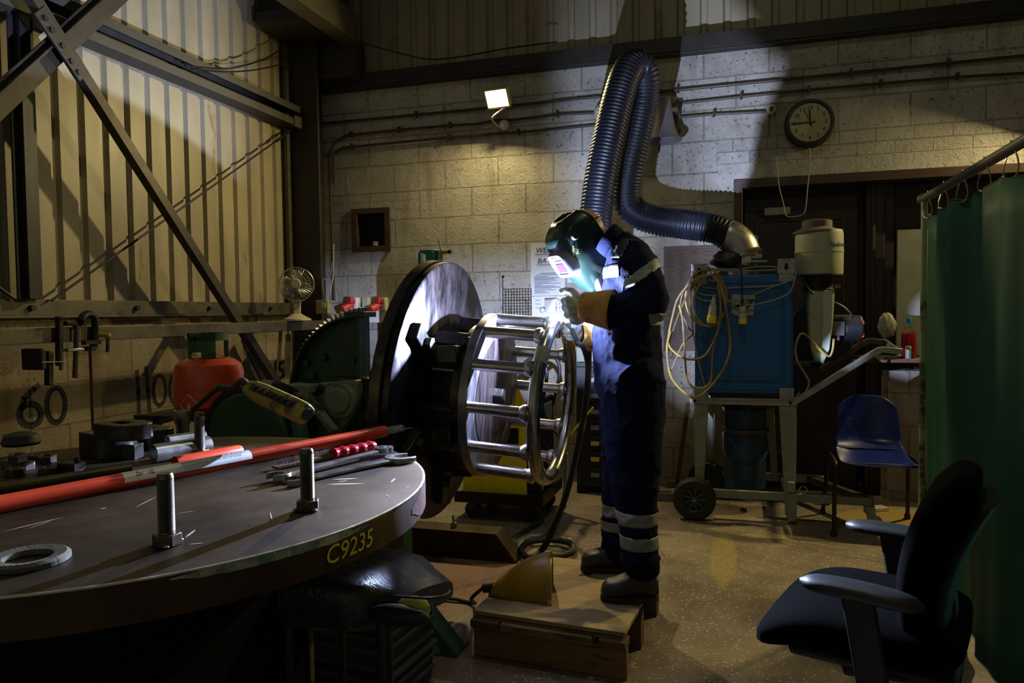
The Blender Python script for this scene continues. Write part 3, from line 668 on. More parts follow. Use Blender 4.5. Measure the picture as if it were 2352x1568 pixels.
MB().cyl(c+fx*.036,c+fx*.048,.040,.034,n=32).build('guard_badge',pm('fan_white',(.4,.37,.28,1),.45),parent=t,bevel=.003)
for k in range(3):
    m=MB(); a0=2*PI*k/3+.6; rows=[]
    for i in range(7):
        rr=.03+.083*i/6; ww=.25+.42*math.sin(PI*min(1,(i+1)/6.5))
        rows.append([c+(u*math.cos(a0+q*ww)+w*math.sin(a0+q*ww))*rr+fx*(.012*q) for q in (-1,-.5,0,.5,1)])
    m.loft(rows,cap=False,closed=False); m.build('fan_blade',pm('fan_blade_plastic',(.28,.25,.18,1),.35),parent=t,solid=.002)
MB().cyl(c+fx*.02,c-fx*.09,.036,.03).build('motor_housing',M_white,parent=t,bevel=.008)
MB().beam(V(base.x,4.9,base.z+.03),c-Z_*.11-fx*.03,.05,.035,up=fx).build('neck',pm('fan_white',(.4,.37,.28,1),.45),parent=t,bevel=.006)
MB().lathe([(.105,-.012),(.10,0),(.06,.02),(.03,.04)],(base.x,4.9,base.z),Z_,32).build('fan_base',pm('fan_white',(.4,.37,.28,1),.45),parent=t)
# ================================================================ clamps over the trunking
def clamp_u(x,y,zt,w,drop,r,lab,mat,sq=True):
    t=thing('g_clamp',lab,'clamp',(x,y,zt-drop)); return t
# square-bar clamp
tt=-3.15
q=lambda px,py,X=tt: P(px,py,'X',X)
t=thing('g_clamp','dull steel clamp with square bent arm hooked over the left trunking','clamp',q(172,868))
MB().tube(spline([q(140,744,-3.235),q(150,742),q(165,742),q(174,748),q(176,762),q(175,790)],5)+[q(172,868)],.012,8).build('clamp_arm',M_castdark,parent=t)
MB().b2(q(130,732)-V(0,.012,.0),q(146,726)+V(.03,.012,0)).beam(q(136,728),q(136,840),.022,.03,up=X_).build('clamp_bar',M_castdark,parent=t,bevel=.003)
MB().beam(q(148,804),q(186,802),.05,.014,up=Z_).build('sliding_jaw',M_chrome,parent=t,bevel=.003)
MB().tube([q(96,832,-3.11),q(147,831,-3.11)],.004,6).tube([q(140,806,-3.12),q(140,850,-3.12)],.009,8).build('tommy_bar',M_galvd,parent=t)
t=thing('g_clamp','larger black hoop-shaped clamp with yellow screw hooked over the left trunking','clamp',q(205,800))
MB().tube(spline([q(183,742,-3.24),q(186,735),q(195,723),q(206,721),q(216,728),q(219,745),q(218,770),q(214,796)],5),.019,8).build('clamp_hoop',M_black,parent=t)
MB().cyl(q(220,768),q(247,769,-3.11),.012,n=12).ball(q(248,771,-3.11),.017).build('clamp_screw',M_yel,parent=t)
MB().tube([q(248,772,-3.11),q(247,808,-3.11)],[.007,.010],8).build('screw_handle',M_black,parent=t)
MB().b2(q(194,782)-V(0,.02,0),q(215,790)+V(.03,.02,0)).cyl(q(205,795),q(205,806),.03).build('clamp_pad',M_black,parent=t)
q0=q(203,805,-3.235); q1=q(217,980,-3.215); one(MB().b2(q0,(q1.x,q1.y,0)),'steel_flat_bar','tall rusty flat bar standing against the left wall below the clamps','bar',M_stick,bevel=.003)
t=thing('sash_clamp','dark clamp bundle hanging low from the trunking at the far left','clamp',q(80,905))
MB().b2(q(60,800,-3.235),q(96,850,-3.11)).beam(q(112,806),q(112,885),.03,.03,up=X_).build('clamp_body',M_black,parent=t,bevel=.006)
# ================================================================ side bench with gas cylinder
bx=-2.27; by0,by1=2.62,3.60; bz=P(480,934,'X',bx).z-.02
bench=thing('steel_bench','dark steel bench with an overhanging plate carrying the red gas cylinder','bench',(-2.3,3.1,0))
MB().b2((-2.52,by0,bz-.02),(-2.13,by1,bz)).b2((-2.15,by0,bz-.09),(-2.13,by1,bz-.02)).build('bench_plate',M_rust,parent=bench,bevel=.004)
for x in (-2.48,-2.17):
    for y in (by0+.06,by1-.06): MB().b2((x-.03,y-.03,0),(x+.03,y+.03,bz-.03)).build('leg',M_black,parent=bench,bevel=.003)
c=P(481,900,'X',-2.27); gx,gy=-2.27,c.y; g0=bz
t=thing('gas_cylinder','red gas cylinder with dark green collar standing on the bench','gas cylinder',(gx,gy,g0))
r=.150; zt=P(481,822,'X',-2.27).z; ht=zt-g0
MB().lathe([(r*.82,0),(r,.03),(r,ht*.46),(r*1.012,ht*.465),(r*1.012,ht*.485),(r,ht*.49),(r,ht*.74),(r*.93,ht*.89),(r*.72,ht*.98),(r*.4,ht*1.04)],(gx,gy,g0),Z_,56).build('cylinder_body',M_red,parent=t)
zt+=.0
co=MB(); n=36; hc=.115
for a0,a1,z0,z1 in ((-60,-20,-.02,hc),(20,60,-.02,hc),(120,160,-.02,hc),(200,240,-.02,hc),(-60,300,hc-.035,hc),(-60,300,-.03,.005),(-20,20,.03,.10)):
    rr=.078; m=max(2,int((a1-a0)/8)); rings=[]
    for i in range(m+1):
        a=math.radians(a0-90+(a1-a0)*i/m); e=V(math.cos(a),math.sin(a),0)
        rings.append([V(gx,gy,zt)+e*rr+Z_*z0,V(gx,gy,zt)+e*(rr+.008)+Z_*z0,V(gx,gy,zt)+e*(rr+.008)+Z_*z1,V(gx,gy,zt)+e*rr+Z_*z1])
    co.loft(rings)
co.build('collar',M_green,parent=t)
MB().cyl((gx,gy,zt),(gx,gy,zt+.07),.022).cyl((gx,gy-.02,zt+.05),(gx,gy-.07,zt+.05),.016).build('valve',M_castdark,parent=t,bevel=.002)
a=P(436,930,'X',-2.6)
dirv=(CAM-V(gx,gy,0)); dirv.z=0; dirv.normalize(); side=V(dirv.y,-dirv.x,0)
def cylw(s,zz,rr=r): ang=s/rr; e=dirv*math.cos(ang)-side*math.sin(ang)*-1; return V(gx,gy,zz)+(dirv*math.cos(ang)+side*math.sin(ang))*(rr+.001)
dm=MB(); cz=g0+.05
pts=[(-.09,0),(-.135,-.045),(-.09,-.09),(-.045,-.045)]; pr=[(a,b+.0) for a,b in pts]
for i in range(4):
    p0=pr[i];p1=pr[(i+1)%4]; dm.tube([cylw(-(p0[0]+(p1[0]-p0[0])*k/4),cz+.04+p0[1]+(p1[1]-p0[1])*k/4) for k in range(5)],.0018,4)
dm.tube([cylw(.082,cz-.02),cylw(.09,cz+.0),cylw(.097,cz-.02)],.004,4); dm.build('flammable_diamond',M_paper,parent=t)
# ================================================================ positioner (welding manipulator)
AX=V(math.cos(.0768),0,-math.sin(.0768)); C0=V(-.731,3.05,.956)
def ax(L): return C0-AX*L
E1=V(0,1,0); E2=AX.cross(E1)
def rot(a,r): return E1*(math.cos(a)*r)+E2*(math.sin(a)*r)
pos=thing('welding_positioner','large green welding positioner with toothed quadrant and round faceplate','positioner',(-1.9,3.1,0))
RF=.563
fp=MB().lathe([(.02,0),(RF-.01,0),(RF,-.006),(RF,-.030),(RF-.018,-.033),(RF-.018,-.046),(.02,-.046)],ax(.49),AX,96)
fpo=fp.build('faceplate',M_plate,parent=pos)
MB().ring(.30,.0,.006,ax(.49),AX,72).build('centre_plate',M_plate,parent=pos)
MB().ring(.20,.16,.03,ax(.478),AX,60).lathe([(.0,0),(.17,0),(.165,.02),(.0,.02)],ax(.478),AX,60).build('spindle_boss',M_castdark,parent=pos)
hb=MB()
for k in range(12):
    a=2*PI*k/12; o=ax(.477)+rot(a,.13); hb.cyl(o,o+AX*.022,.012,n=10)
hb.build('boss_hole',M_void,parent=pos)
MB().lathe([(RF-.03,0),(RF+.004,0),(RF+.004,-.042),(RF-.03,-.042)],ax(.535),AX,96).lathe([(.45,0),(.45,-.04),(.02,-.04)],ax(.54),AX,64).build('backing_ring',M_castdark,parent=pos)
# radial T slots / clamp arms
for k,a in enumerate((.35,2.55,3.6,4.65,5.7)):
    m=MB(); o=ax(.478); 
    p0=o+rot(a,.30); p1=o+rot(a,.50); m.beam(p0,p1,.07,.05,up=AX).beam(o+rot(a,.33)+AX*.02,o+rot(a,.33)+AX*.115,.05,.05,up=rot(a+1.57,1))
    m.box(o+rot(a,.33)+AX*.10,(.09,.07,.07)); m.build('clamp_block',M_castdark,parent=pos,bevel=.006)
    MB().cyl(o+rot(a,.40)+AX*.02,o+rot(a,.40)+AX*.05,.028,n=6).build('clamp_bolt',M_bolt,parent=pos)
# tie rod from faceplate to drum
m=MB().cyl(ax(.46)+rot(2.7,.27),ax(.30)+rot(2.7,.27),.009,n=10).cyl(ax(.33)+rot(2.7,.27),ax(.295)+rot(2.7,.27),.02,n=6); m.build('tie_rod',M_chrome,parent=pos)
# gearbox hub behind the plate
MB().cyl(ax(.62),ax(.80),.17,.15,n=48).build('gearbox_drum',M_castdark,parent=pos,bevel=.01)
# toothed quadrant: centre at low right, teeth top-left
QY=3.02; qc=P(838,905,'Y',QY); Rq=(P(845,722,'Y',QY)-qc).length
poly=[]; nt=26
for k in range(nt+1):
    a0=PI/2+ (PI/2+.08)*k/nt; dl=(PI/2+.08)/nt
    for f,rr in ((-.28,Rq),(-.10,Rq+.032),(.10,Rq+.032),(.28,Rq)):
        a=a0+dl*f; 
        if a<PI/2: continue
        poly.append((rr*math.cos(a),rr*math.sin(a)))
poly=[(.0,-.12),(.0,Rq)]+poly+[(-Rq,-.12)]
MB().prism(poly,(qc.x,QY+.06,qc.z),X_,Z_,-Y_*.06).build('toothed_quadrant',M_green,parent=pos,bevel=.002)
rim=[]
for k in range(25):
    a=PI/2+(PI/2+.05)*k/24; rim.append((math.cos(a),math.sin(a)))
m=MB(); rings=[]
for c_,s_ in rim:
    rings.append([V(qc.x+rr*c_,yy,qc.z+rr*s_) for rr,yy in ((Rq-.012,QY-.055),(Rq-.001,QY-.055),(Rq-.001,QY+.002),(Rq-.012,QY+.002))])
m.loft(rings); m.b2((qc.x-.06,QY-.055,qc.z+Rq-.012),(qc.x+.03,QY+.07,qc.z+Rq+.012)).b2((qc.x-.012,QY-.05,qc.z-.1),(qc.x,QY+.0,qc.z+Rq))
m.build('quadrant_rim',M_green,parent=pos,bevel=.003)
for px,py in ((708,833),(747,820),(814,827),(720,862)):
    o=P(px,py,'Y',QY); MB().cyl(o,o-Y_*.025,.018,n=6).build('quadrant_bolt',M_green,parent=pos,bevel=.003)
# trunnion housing and pinion case in front of the quadrant
hy=QY-.12; hp=[(598,903),(640,888),(668,880),(712,887),(735,879),(818,873),(822,905),(812,950),(785,985),(770,1040),(640,1040),(612,960)]
o0=P(700,950,'Y',hy)
poly=[((P(a,b,'Y',hy)-o0).x,(P(a,b,'Y',hy)-o0).z) for a,b in hp]
MB().prism(poly,o0,X_,Z_,Y_*.09).build('gear_housing',M_lgreen,parent=pos,bevel=.006)
o=P(787,918,'Y',hy); MB().cyl(o,o-Y_*.035,.078,n=40).cyl(o-Y_*.034,o-Y_*.05,.055,n=40).build('bearing_boss',M_lgreen,parent=pos,bevel=.005)
o=P(735,893,'Y',hy); MB().cyl(o,o-Y_*.02,.024,n=24).cyl(o-Y_*.02,o-Y_*.05,.016,n=6).build('drain_plug',M_castdark,parent=pos,bevel=.002)
a=P(660,884,'Y',hy-.1); b=P(700,904,'Y',hy-.1); MB().b2((a.x,hy-.1,b.z-.0),(b.x+.02,hy+.0,a.z)).build('limit_switch_box',pm('grey_green_box',(.22,.25,.17,1),.5),parent=pos,bevel=.004)
a=P(640,912,'Y',hy-.12); MB().beam(P(640,914,'Y',hy-.12),P(702,904,'Y',hy-.12),.02,.05,up=Y_).beam(P(702,904,'Y',hy-.12),P(768,990,'Y',hy-.12),.02,.05,up=Y_).build('angle_bracket',M_lgreen,parent=pos,bevel=.003)
# base frame, motor roundel, green strap
MB().b2((-2.03,2.95,0),(-1.62,3.55,.55)).b2((-1.98,3.0,.55),(-1.6,3.5,.78)).build('base_frame',M_green,parent=pos,bevel=.01)
MB().b2((-1.80,2.80,.15),(-1.60,3.4,.62)).b2((-1.75,2.95,.5),(-1.55,3.2,1.05)).build('tilt_frame',M_castdark,parent=pos,bevel=.01)
o=P(565,1010,'Y',2.62); MB().cyl((o.x,2.62,o.z),(o.x,2.85,o.z),.195,n=56).build('motor_cover',M_green,parent=pos,bevel=.008)
MB().cyl((o.x,2.64,o.z),(o.x,2.80,o.z),.235,n=56).build('motor_flange',M_black,parent=pos,bevel=.01)
MB().beam(P(683,955,'Y',2.6),P(700,1040,'Y',2.6),.04,.06,up=Y_).build('cover_strap',pm('bright_green',(.03,.14,.07,1),.5),parent=pos,bevel=.01)
# floor leg: channel with cut end
a=P(1150,1228,'Z',.15); t_=[(-2.2,.0),(-1.10,.0),(-1.215,.15),(-2.2,.15)]
MB().prism(t_,(0,3.72,0),X_,Z_,Y_*.14).build('floor_leg',M_rust,parent=pos,bevel=.003)
MB().prism([(-2.2,0),(-1.5,0),(-1.6,.13),(-2.2,.13)],(0,2.75,0),X_,Z_,Y_*.14).build('floor_leg',M_rust,parent=pos,bevel=.003)
# small bolt with wire on the floor leg
o=P(1040,1212,'Z',.15); t=thing('small_clamp_bolt','small bolt with a thin wire standing on the cut-end floor beam','bolt',(o.x,3.79,.151))
MB().cyl((o.x,3.79,.151),(o.x,3.79,.175),.018,n=6).cyl((o.x,3.79,.17),(o.x-.005,3.79,.215),.008).build('bolt_body',M_chrome,parent=t)
MB().tube([(o.x,3.79,.20),(o.x+.08,3.79,.23)],.002,5).build('wire',M_chrome,parent=t)
# ================================================================ workpiece: drum with rungs and ring tube
wp=thing('tubular_drum','stainless drum of round disc, rungs and tubular ring held sideways on the positioner','workpiece',ax(.12)-Z_*.34)
LD=.265; RD=.352; RR=.33
MB().lathe([(.05,0),(RD-.004,0),(RD,-.004),(RD,-.036),(RD-.004,-.04),(.05,-.04)],ax(LD),AX,96).build('disc',brushed('dull_stainless_plate',(.26,.25,.27,1),.35,7,(1,4,1),.35),parent=wp)
MB().lathe([(0,0),(.245,0),(.245,.004),(0,.004)],ax(LD),AX,72).build('inner_disc',brushed('stained_disc',(.20,.155,.16,1),.35,5,(1,6,.7),.6),parent=wp)
MB().cyl(ax(LD),ax(LD-.045),.034,n=6).build('centre_nut',M_castdark,parent=wp,bevel=.003)
MB().ring(.022,.0,.004,ax(LD-.045),AX,24).build('nut_bore',M_void,parent=wp)
MB().lathe([(.30,0),(.30,-.05),(.2,-.05)],ax(LD+.04),AX,64).build('spacer_ring',M_castdark,parent=wp)
ring=[ax(0)+rot(2*PI*k/96,RR) for k in range(96)]
MB().tube(ring,.0275,16,closed=True).build('ring_tube',M_ssring,parent=wp)
NR=12
for k in range(NR):
    a=2*PI*(k+RPH)/NR; m=MB(); p0=ax(LD)+rot(a,RR); p1=ax(.012)+rot(a,RR); m.cyl(p0,p1,.0235,n=24); m.build('rung',M_ss,parent=wp)
    MB().lathe([(.027,0),(.034,.014),(.034,.026),(.024,.03)],ax(.052)+rot(a,RR),AX,20).build('weld_bead',M_chrome,parent=wp)
a0=PI-.42
m=MB().tube([ax(0)+rot(TA+i*.035,RR) for i in range(-3,4)],.0295,16); m.build('tape_wrap',pm('green_tape',(.30,.34,.20,1),.6,0,.3,20,.1),parent=wp)
# handwriting on a back rung
# dog clamps between faceplate and disc
for k in range(6):
    a=2*PI*k/6+.2; o=ax(.40); m=MB().box(o+rot(a,.30),(.14,.07,.06),Matrix((AX,rot(a+PI/2,1),rot(a,1))).transposed()).cyl(ax(.47)+rot(a,.30),ax(.31)+rot(a,.30),.018,n=8).cyl(ax(.345)+rot(a,.30),ax(.315)+rot(a,.30),.034,n=6)
    m.build('fixing_dog',M_castdark,parent=pos,bevel=.004)
# ================================================================ arc, torch and filler
ARC=P(1279,728,'Y',3.0)
ld=bpy.data.lights.new('arc','POINT'); ld.energy=ARCW; ld.color=(.54,.64,1); ld.shadow_soft_size=.006
ld.use_nodes=True; _e=ld.node_tree.nodes['Emission']; _fo=ld.node_tree.nodes.new('ShaderNodeLightFalloff'); _fo.inputs['Strength'].default_value=1; _fo.inputs['Smooth'].default_value=.22; ld.node_tree.links.new(_fo.outputs['Quadratic'],_e.inputs['Strength'])
lo=bpy.data.objects.new('welding_arc_light',ld); COL.objects.link(lo); lo.location=ARC+V(-.006,.0,.018)
M_arc=flat('white_hot_arc',(1,1,1,1),.5,emit=(.86,.9,1,1),estr=400)
one(MB().ball(ARC-Z_*.006,.016).ball(ARC+V(-.004,0,-.022),.009,(1,1,2.2)),'welding_arc','blinding blue-white welding arc where the rung meets the ring tube','welding arc',M_arc,base=ARC)
# ================================================================ welder trolley
wt=thing('welding_power_source','yellow and black welding power source on a wheeled trolley behind the drum','welder',(-1.4,4.7,0))
MB().b2((-1.72,4.42,.125),(-1.13,4.95,.165)).b2((-1.72,4.41,.12),(-1.13,4.43,.19)).b2((-1.15,4.41,.12),(-1.13,4.95,.19)).build('trolley_deck',M_black,parent=wt,bevel=.004)
prof=[(-1.68,.17),(-1.25,.17),(-1.25,.75),(-1.33,.92),(-1.56,.86),(-1.68,.55)]
MB().prism(prof,(0,4.47,0),X_,Z_,Y_*.012).build('side_panel',M_yel2,parent=wt,bevel=.003)
MB().b2((-1.66,4.485,.17),(-1.27,4.87,.72)).b2((-1.25,4.47,.17),(-1.17,4.88,.78)).build('machine_body',M_blkpl,parent=wt,bevel=.01)
MB().b2((-1.60,4.462,.50),(-1.30,4.469,.60)).build('side_vent',M_black,parent=wt)
MB().tube(spline([(-1.17,4.5,.7),(-1.12,4.5,.95),(-1.2,4.5,1.05),(-1.35,4.5,.93)],6),.012).tube(spline([(-1.17,4.86,.7),(-1.12,4.86,.95),(-1.2,4.86,1.05),(-1.35,4.86,.93)],6),.012).tube([(-1.17,4.5,1.03),(-1.17,4.86,1.03)],.012).build('handle',M_blkpl,parent=wt)
MB().b2((-1.168,4.5,.2),(-1.155,4.54,.42)).build('latch',M_chrome,parent=wt,bevel=.003); MB().b2((-1.168,4.6,.62),(-1.16,4.8,.74)).build('control_panel',M_galv,parent=wt,bevel=.003)
for x,y in ((-1.62,4.5),(-1.25,4.5),(-1.22,4.88),(-1.62,4.88)):
    m=MB().cyl((x-.0,y-.02,.055),(x,y+.02,.055),.055,n=32); o=m.build('caster_wheel',M_rub,parent=wt,bevel=.006)
    MB().beam((x-.015,y-.026,.06),(x+.01,y-.026,.115),.004,.05,up=X_).beam((x-.015,y+.026,.06),(x+.01,y+.026,.115),.004,.05,up=X_).b2((x-.03,y-.03,.113),(x+.03,y+.03,.122)).build('caster_fork',M_galvd,parent=wt)
for pts,lab in ((((1240,930),(1262,975),(1285,1010),(1270,1040),(1248,1010)),'thin dark lead looping out of the welder front'),(((1208,880),(1232,900),(1255,960),(1268,1030)),'dark lead curving behind the drum ring')):
    one(MB().tube(spline([P(x,y,'Y',4.45) for x,y in pts],6),.006,6),'welder_lead',lab,'cable',M_rub)
one(MB().tube([P(1308,1000,'Y',4.3),P(1362,935,'Y',4.3)],.007,6),'yellow_hose','short yellow hose rising behind the drum ring to the worker','hose',M_yel2)
# ================================================================ tool cabinet by the wall
tc=thing('tool_cabinet','dark narrow drawer cabinet standing against the back wall behind the worker','cabinet',(-.88,5.4,0))
MB().b2((-1.10,5.30,.05),(-.66,5.60,.93)).b2((-1.11,5.28,.93),(-.65,5.61,.96)).build('cabinet_body',pm('dark_blue_cabinet',(.015,.02,.025,1),.5),parent=tc,bevel=.005)
for i in range(7):
    z=.10+i*.115; m=MB().b2((-1.0,5.285,z),(-.68,5.30,z+.105)); dd=m.build('drawer',pm('dark_blue_cabinet',(.015,.02,.025,1),.5),parent=tc,bevel=.003)
    MB().b2((-.99,5.275,z+.03),(-.93,5.285,z+.06)).build('drawer_label',M_yel2 if i in(1,2) else M_galv,parent=dd)
MB().b2((-1.10,5.30,0),(-1.03,5.36,.05)).b2((-.73,5.30,0),(-.66,5.36,.05)).b2((-1.10,5.54,0),(-.66,5.6,.05)).build('foot',M_black,parent=tc)
one(MB().b2((-1.10,5.32,.962),(-.84,5.55,1.08)),'junction_case','grey-green box standing on top of the narrow drawer cabinet','box',pm('grey_green_box',(.22,.25,.17,1),.5),bevel=.008)
one(MB().cyl((-1.02,5.48,1.082),(-1.02,5.48,1.55),.045,n=24),'standing_tube','grey tube standing on the box beside the notices','tube',pm('grey_tube',(.12,.12,.13,1),.5),bevel=.004)
# ================================================================ leads on the floor
def pts3(l): return [P(*q) for q in l]
th=spline([P(1352,800,'Y',3.55),P(1350,880,'Y',3.55),P(1340,960,'Y',3.55),P(1328,1020,'Y',3.55),P(1305,1120,'Y',3.6),P(1275,1205,'Y',3.66),P(1245,1262,'Z',.05),P(1215,1280,'Z',.03),P(1196,1262,'Z',.03),P(1222,1243,'Z',.03),P(1275,1240,'Z',.03),P(1310,1248,'Z',.03),P(1316,1265,'Z',.03),P(1285,1277,'Z',.03),P(1235,1278,'Z',.05)],10)
m=MB().tube(th,.013,10); 
for i in range(0,len(th)-1):
    d=(th[i+1]-th[i]).normalized()
    for kk in range(2):
        o=th[i]+(th[i+1]-th[i])*kk/2; u,w=frame(d); m.tube([o+d*(.008*math.sin(a*1.0))+(u*math.cos(a)+w*math.sin(a))*.0145 for a in [2*PI*j/12 for j in range(12)]],.0035,4,closed=True)
one(m,'torch_lead','black spiral-wrapped torch lead falling beside the worker and coiling on the floor','hose',M_rub)
one(MB().tube(spline([P(1300,1040,'Y',4.2),P(1298,1120,'Y',4.2),P(1285,1180,'Y',4.1),P(1255,1225,'Z',.03),P(1215,1232,'Z',.03),P(1196,1248,'Z',.03),P(1192,1262,'Z',.03)],8),.012,10),'pale_hose','pale blue-grey hose running down to the floor behind the torch lead','hose',pm('pale_hose',(.10,.15,.16,1),.5))
one(MB().tube(spline([P(1298,1000,'Y',4.5),P(1304,1060,'Y',4.5),P(1312,1110,'Y',4.5)],6),.010,8),'grey_lead','thin grey lead beside the pale hose','cable',M_gcab)
one(MB().tube(spline([P(1195,1256,'Z',.02),P(1180,1236,'Z',.02),P(1215,1213,'Z',.02),P(1245,1196,'Z',.02)],8),.013,8),'floor_cable','dark cable running across the floor towards the welder trolley','cable',M_rub)
# ================================================================ extraction hose (flexible duct)
def duct(path,r,pitch=.026,amp=.009,n=28):
    # resample evenly
    L_=[0]; 
    for i in range(1,len(path)): L_.append(L_[-1]+(path[i]-path[i-1]).length)
    tot=L_[-1]; m=int(tot/pitch*5); out=[];rs=[]; j=0
    for i in range(m+1):
        s=tot*i/m
        while j<len(path)-2 and L_[j+1]<s: j+=1
        k=(s-L_[j])/max(1e-9,L_[j+1]-L_[j]); out.append(path[j].lerp(path[j+1],k)); rs.append(r+amp*(.5+.5*math.cos(2*PI*s/pitch))**1.5)
    return out,rs
hp=[P(1362,590,'Y',4.5),P(1365,540,'Y',4.52),P(1370,480,'Y',4.55),P(1381,400,'Y',4.58),P(1400,310,'Y',4.62),P(1418,235,'Y',4.66),P(1435,180,'Y',4.70),P(1452,153,'Y',4.76),P(1470,153,'Y',4.82),P(1480,185,'Y',4.86),P(1476,240,'Y',4.9),P(1462,310,'Y',4.92),P(1447,375,'Y',4.94),P(1438,430,'Y',4.98),P(1442,468,'Y',5.02),P(1466,492,'Y',5.05),P(1510,506,'Y',5.06),P(1560,513,'Y',5.04),P(1610,519,'Y',5.0),P(1650,528,'Y',5.0),P(1680,546,'Y',5.0)]
path=spline(hp,12); o_,r_=duct(path,.093,pitch=.023,amp=.008)
hs=thing('extraction_hose','black ribbed extraction hose looping high over the worker to the blue extractor','hose',hp[0]-Z_*.05)
MB().tube(o_,r_,28).build('ribbed_hose',M_hose,parent=hs,ang=80)
a=hp[0]; MB().lathe([(.09,.03),(.106,.03),(.106,-.06),(.09,-.06),(.09,.03)],a,V(-.0,0,1),40,cap=False).build('end_collar',M_blkpl,parent=hs)
# ================================================================ blue fume extractor on its trolley
ex=thing('fume_extractor','blue filter cabinet on a wheeled steel trolley with fan and elbow duct','extractor',(.05,5.0,0))
bx0,bx1,by0,by1,bz0,bz1=-.235,.357,4.86,5.42,.80,1.55
MB().b2((bx0,by0,bz0),(bx1,by1,bz1)).build('cabinet_body',M_blue,parent=ex,bevel=.012)
m=MB(); yy=by0
def rrect(x0,x1,z0,z1,w,y,th):
    m.b2((x0,y-th,z0),(x1,y,z0+w)).b2((x0,y-th,z1-w),(x1,y,z1)).b2((x0,y-th,z0),(x0+w,y,z1)).b2((x1-w,y-th,z0),(x1,y,z1))
rrect(bx0+.02,bx1-.02,bz0+.03,bz1-.02,.035,yy,.006); rrect(bx0+.065,bx1-.06,bz0+.09,bz1-.075,.012,yy,.010)
m.build('door_frame',M_blue,parent=ex,bevel=.003)
m=MB()
for i in range(5): m.ball((bx1-.03,yy-.008,bz0+.08+i*.145),.004,n=8,m=6); m.ball((bx0+.03,yy-.008,bz0+.08+i*.145),.004,n=8,m=6)
for i in range(4):
    x=bx0+.12+i*.13; m.ball((x,yy-.008,bz0+.035),.004,n=8,m=6); m.ball((x,yy-.008,bz1-.03),.004,n=8,m=6)
m.build('rivet',M_chrome,parent=ex)
def bracket(x,z0,z1,key,nm='corner_bracket'):
    b=MB().b2((x-.043,yy-.018,z0),(x+.043,yy-.010,z1-.01)).b2((x-.05,yy-.0215,z1-.09),(x+.05,yy-.004,z1)) if key else MB().b2((x-.042,yy-.018,z0),(x+.042,yy-.008,z1))
    o=b.build(nm,M_galv,parent=ex,bevel=.002)
    if key: MB().cyl((x+.0,yy-.021,z1-.055),(x+.0,yy-.0235,z1-.055),.014,n=16).cyl((x,yy-.021,z1-.036),(x,yy-.0235,z1-.036),.009,n=12).b2((x-.007,yy-.0235,z1-.055),(x+.007,yy-.021,z1-.034)).build('keyhole',M_void,parent=o)
    MB().ball((x-.022,yy-.019,z0+.02),.004,n=8,m=6).ball((x+.022,yy-.019,z0+.02),.004,n=8,m=6).build('screw',M_chrome,parent=o)
bracket(bx0+.03,1.49,1.625,True); bracket(bx1-.045,1.50,1.640,True); bracket(bx0+.03,.775,.845,False); bracket(bx1-.04,.775,.845,False)
# number plate 47 sticker
m=MB().prism([(-.07,-.05),(-.045,-.07),(.06,-.07),(.068,.02),(.072,.055),(.0,.06),(-.07,.065)],P(1707,699,'Y',yy-.008),X_,Z_,-Y_*.003); s=m.build('plate',pm('dirty_plate',(.40,.40,.32,1),.6,0,.2,12,.03,(.15,.14,.10,1),12,.58),parent=ex)
o=P(1707,699,'Y',yy-.013); MB().text('47',o+V(-.052,0,-.038),X_,Z_,.10,.0006,.3).build('plate_number',M_ink,parent=s,smooth=False)
# trolley rails & legs
lf=[]
zr=.772
MB().b2((bx0-.03,4.835,.735),(bx1+.02,4.875,.775)).build('top_rail',M_galv,parent=ex,bevel=.003); MB().b2((bx0-.03,5.40,.735),(bx1+.02,5.44,.775)).b2((bx0-.03,4.86,.735),(bx0+.01,5.42,.775)).b2((bx1-.02,4.86,.735),(bx1+.02,5.42,.775)).build('top_rail',M_galvd,parent=ex,bevel=.003)
m=MB().cyl((bx0-.0,4.834,.755),(bx0,4.831,.755),.010,n=12).cyl((bx1-.02,4.834,.755),(bx1-.02,4.831,.755),.010,n=12); m.build('rail_hole',M_void,parent=ex)
def leg(*a):
    pass
M_legp=pm('grey_green_leg_paint',(.26,.29,.21,1),.45,.2,.2,6,.03,(.10,.10,.06,1),8,.62)
def tleg(xa,xb_,y,zt_,zb_,ya=None):
    ya=ya or y; mm=MB()
    A=[V(xa[0],y-.004,zt_),V(xa[1],y-.004,zt_),V(xa[1],y+.05,zt_),V(xa[0],y+.05,zt_)]; B=[V(xb_[0],ya-.004,zb_),V(xb_[1],ya-.004,zb_),V(xb_[1],ya+.04,zb_),V(xb_[0],ya+.04,zb_)]
    mm.loft([A,B]); return mm.build('leg',M_legp,parent=ex,bevel=.004)
tleg((bx0-.005,bx0+.085),(bx0+.0,bx0+.055),4.845,.735,.22); tleg((bx1-.085,bx1+.018),(bx1-.045,bx1+.012),4.845,.735,.05)
tleg((bx0+.06,bx0+.10),(bx0+.06,bx0+.10),5.40,.735,.16); tleg((bx1-.16,bx1-.09),(bx1-.10,bx1-.06),5.38,.735,.16)
MB().b2((bx1-.035,4.82,.02),(bx1+.018,4.90,.20)).b2((bx1-.04,4.80,.205),(bx1+.005,4.84,.27)).build('jack_foot',M_legp,parent=ex,bevel=.005)
MB().tube([V(bx1+.055+.022*math.cos(a),4.83,.22+.022*math.sin(a)) for a in [2*PI*i/20 for i in range(20)]],.003,5,closed=True).build('pull_ring',M_chrome,parent=ex)
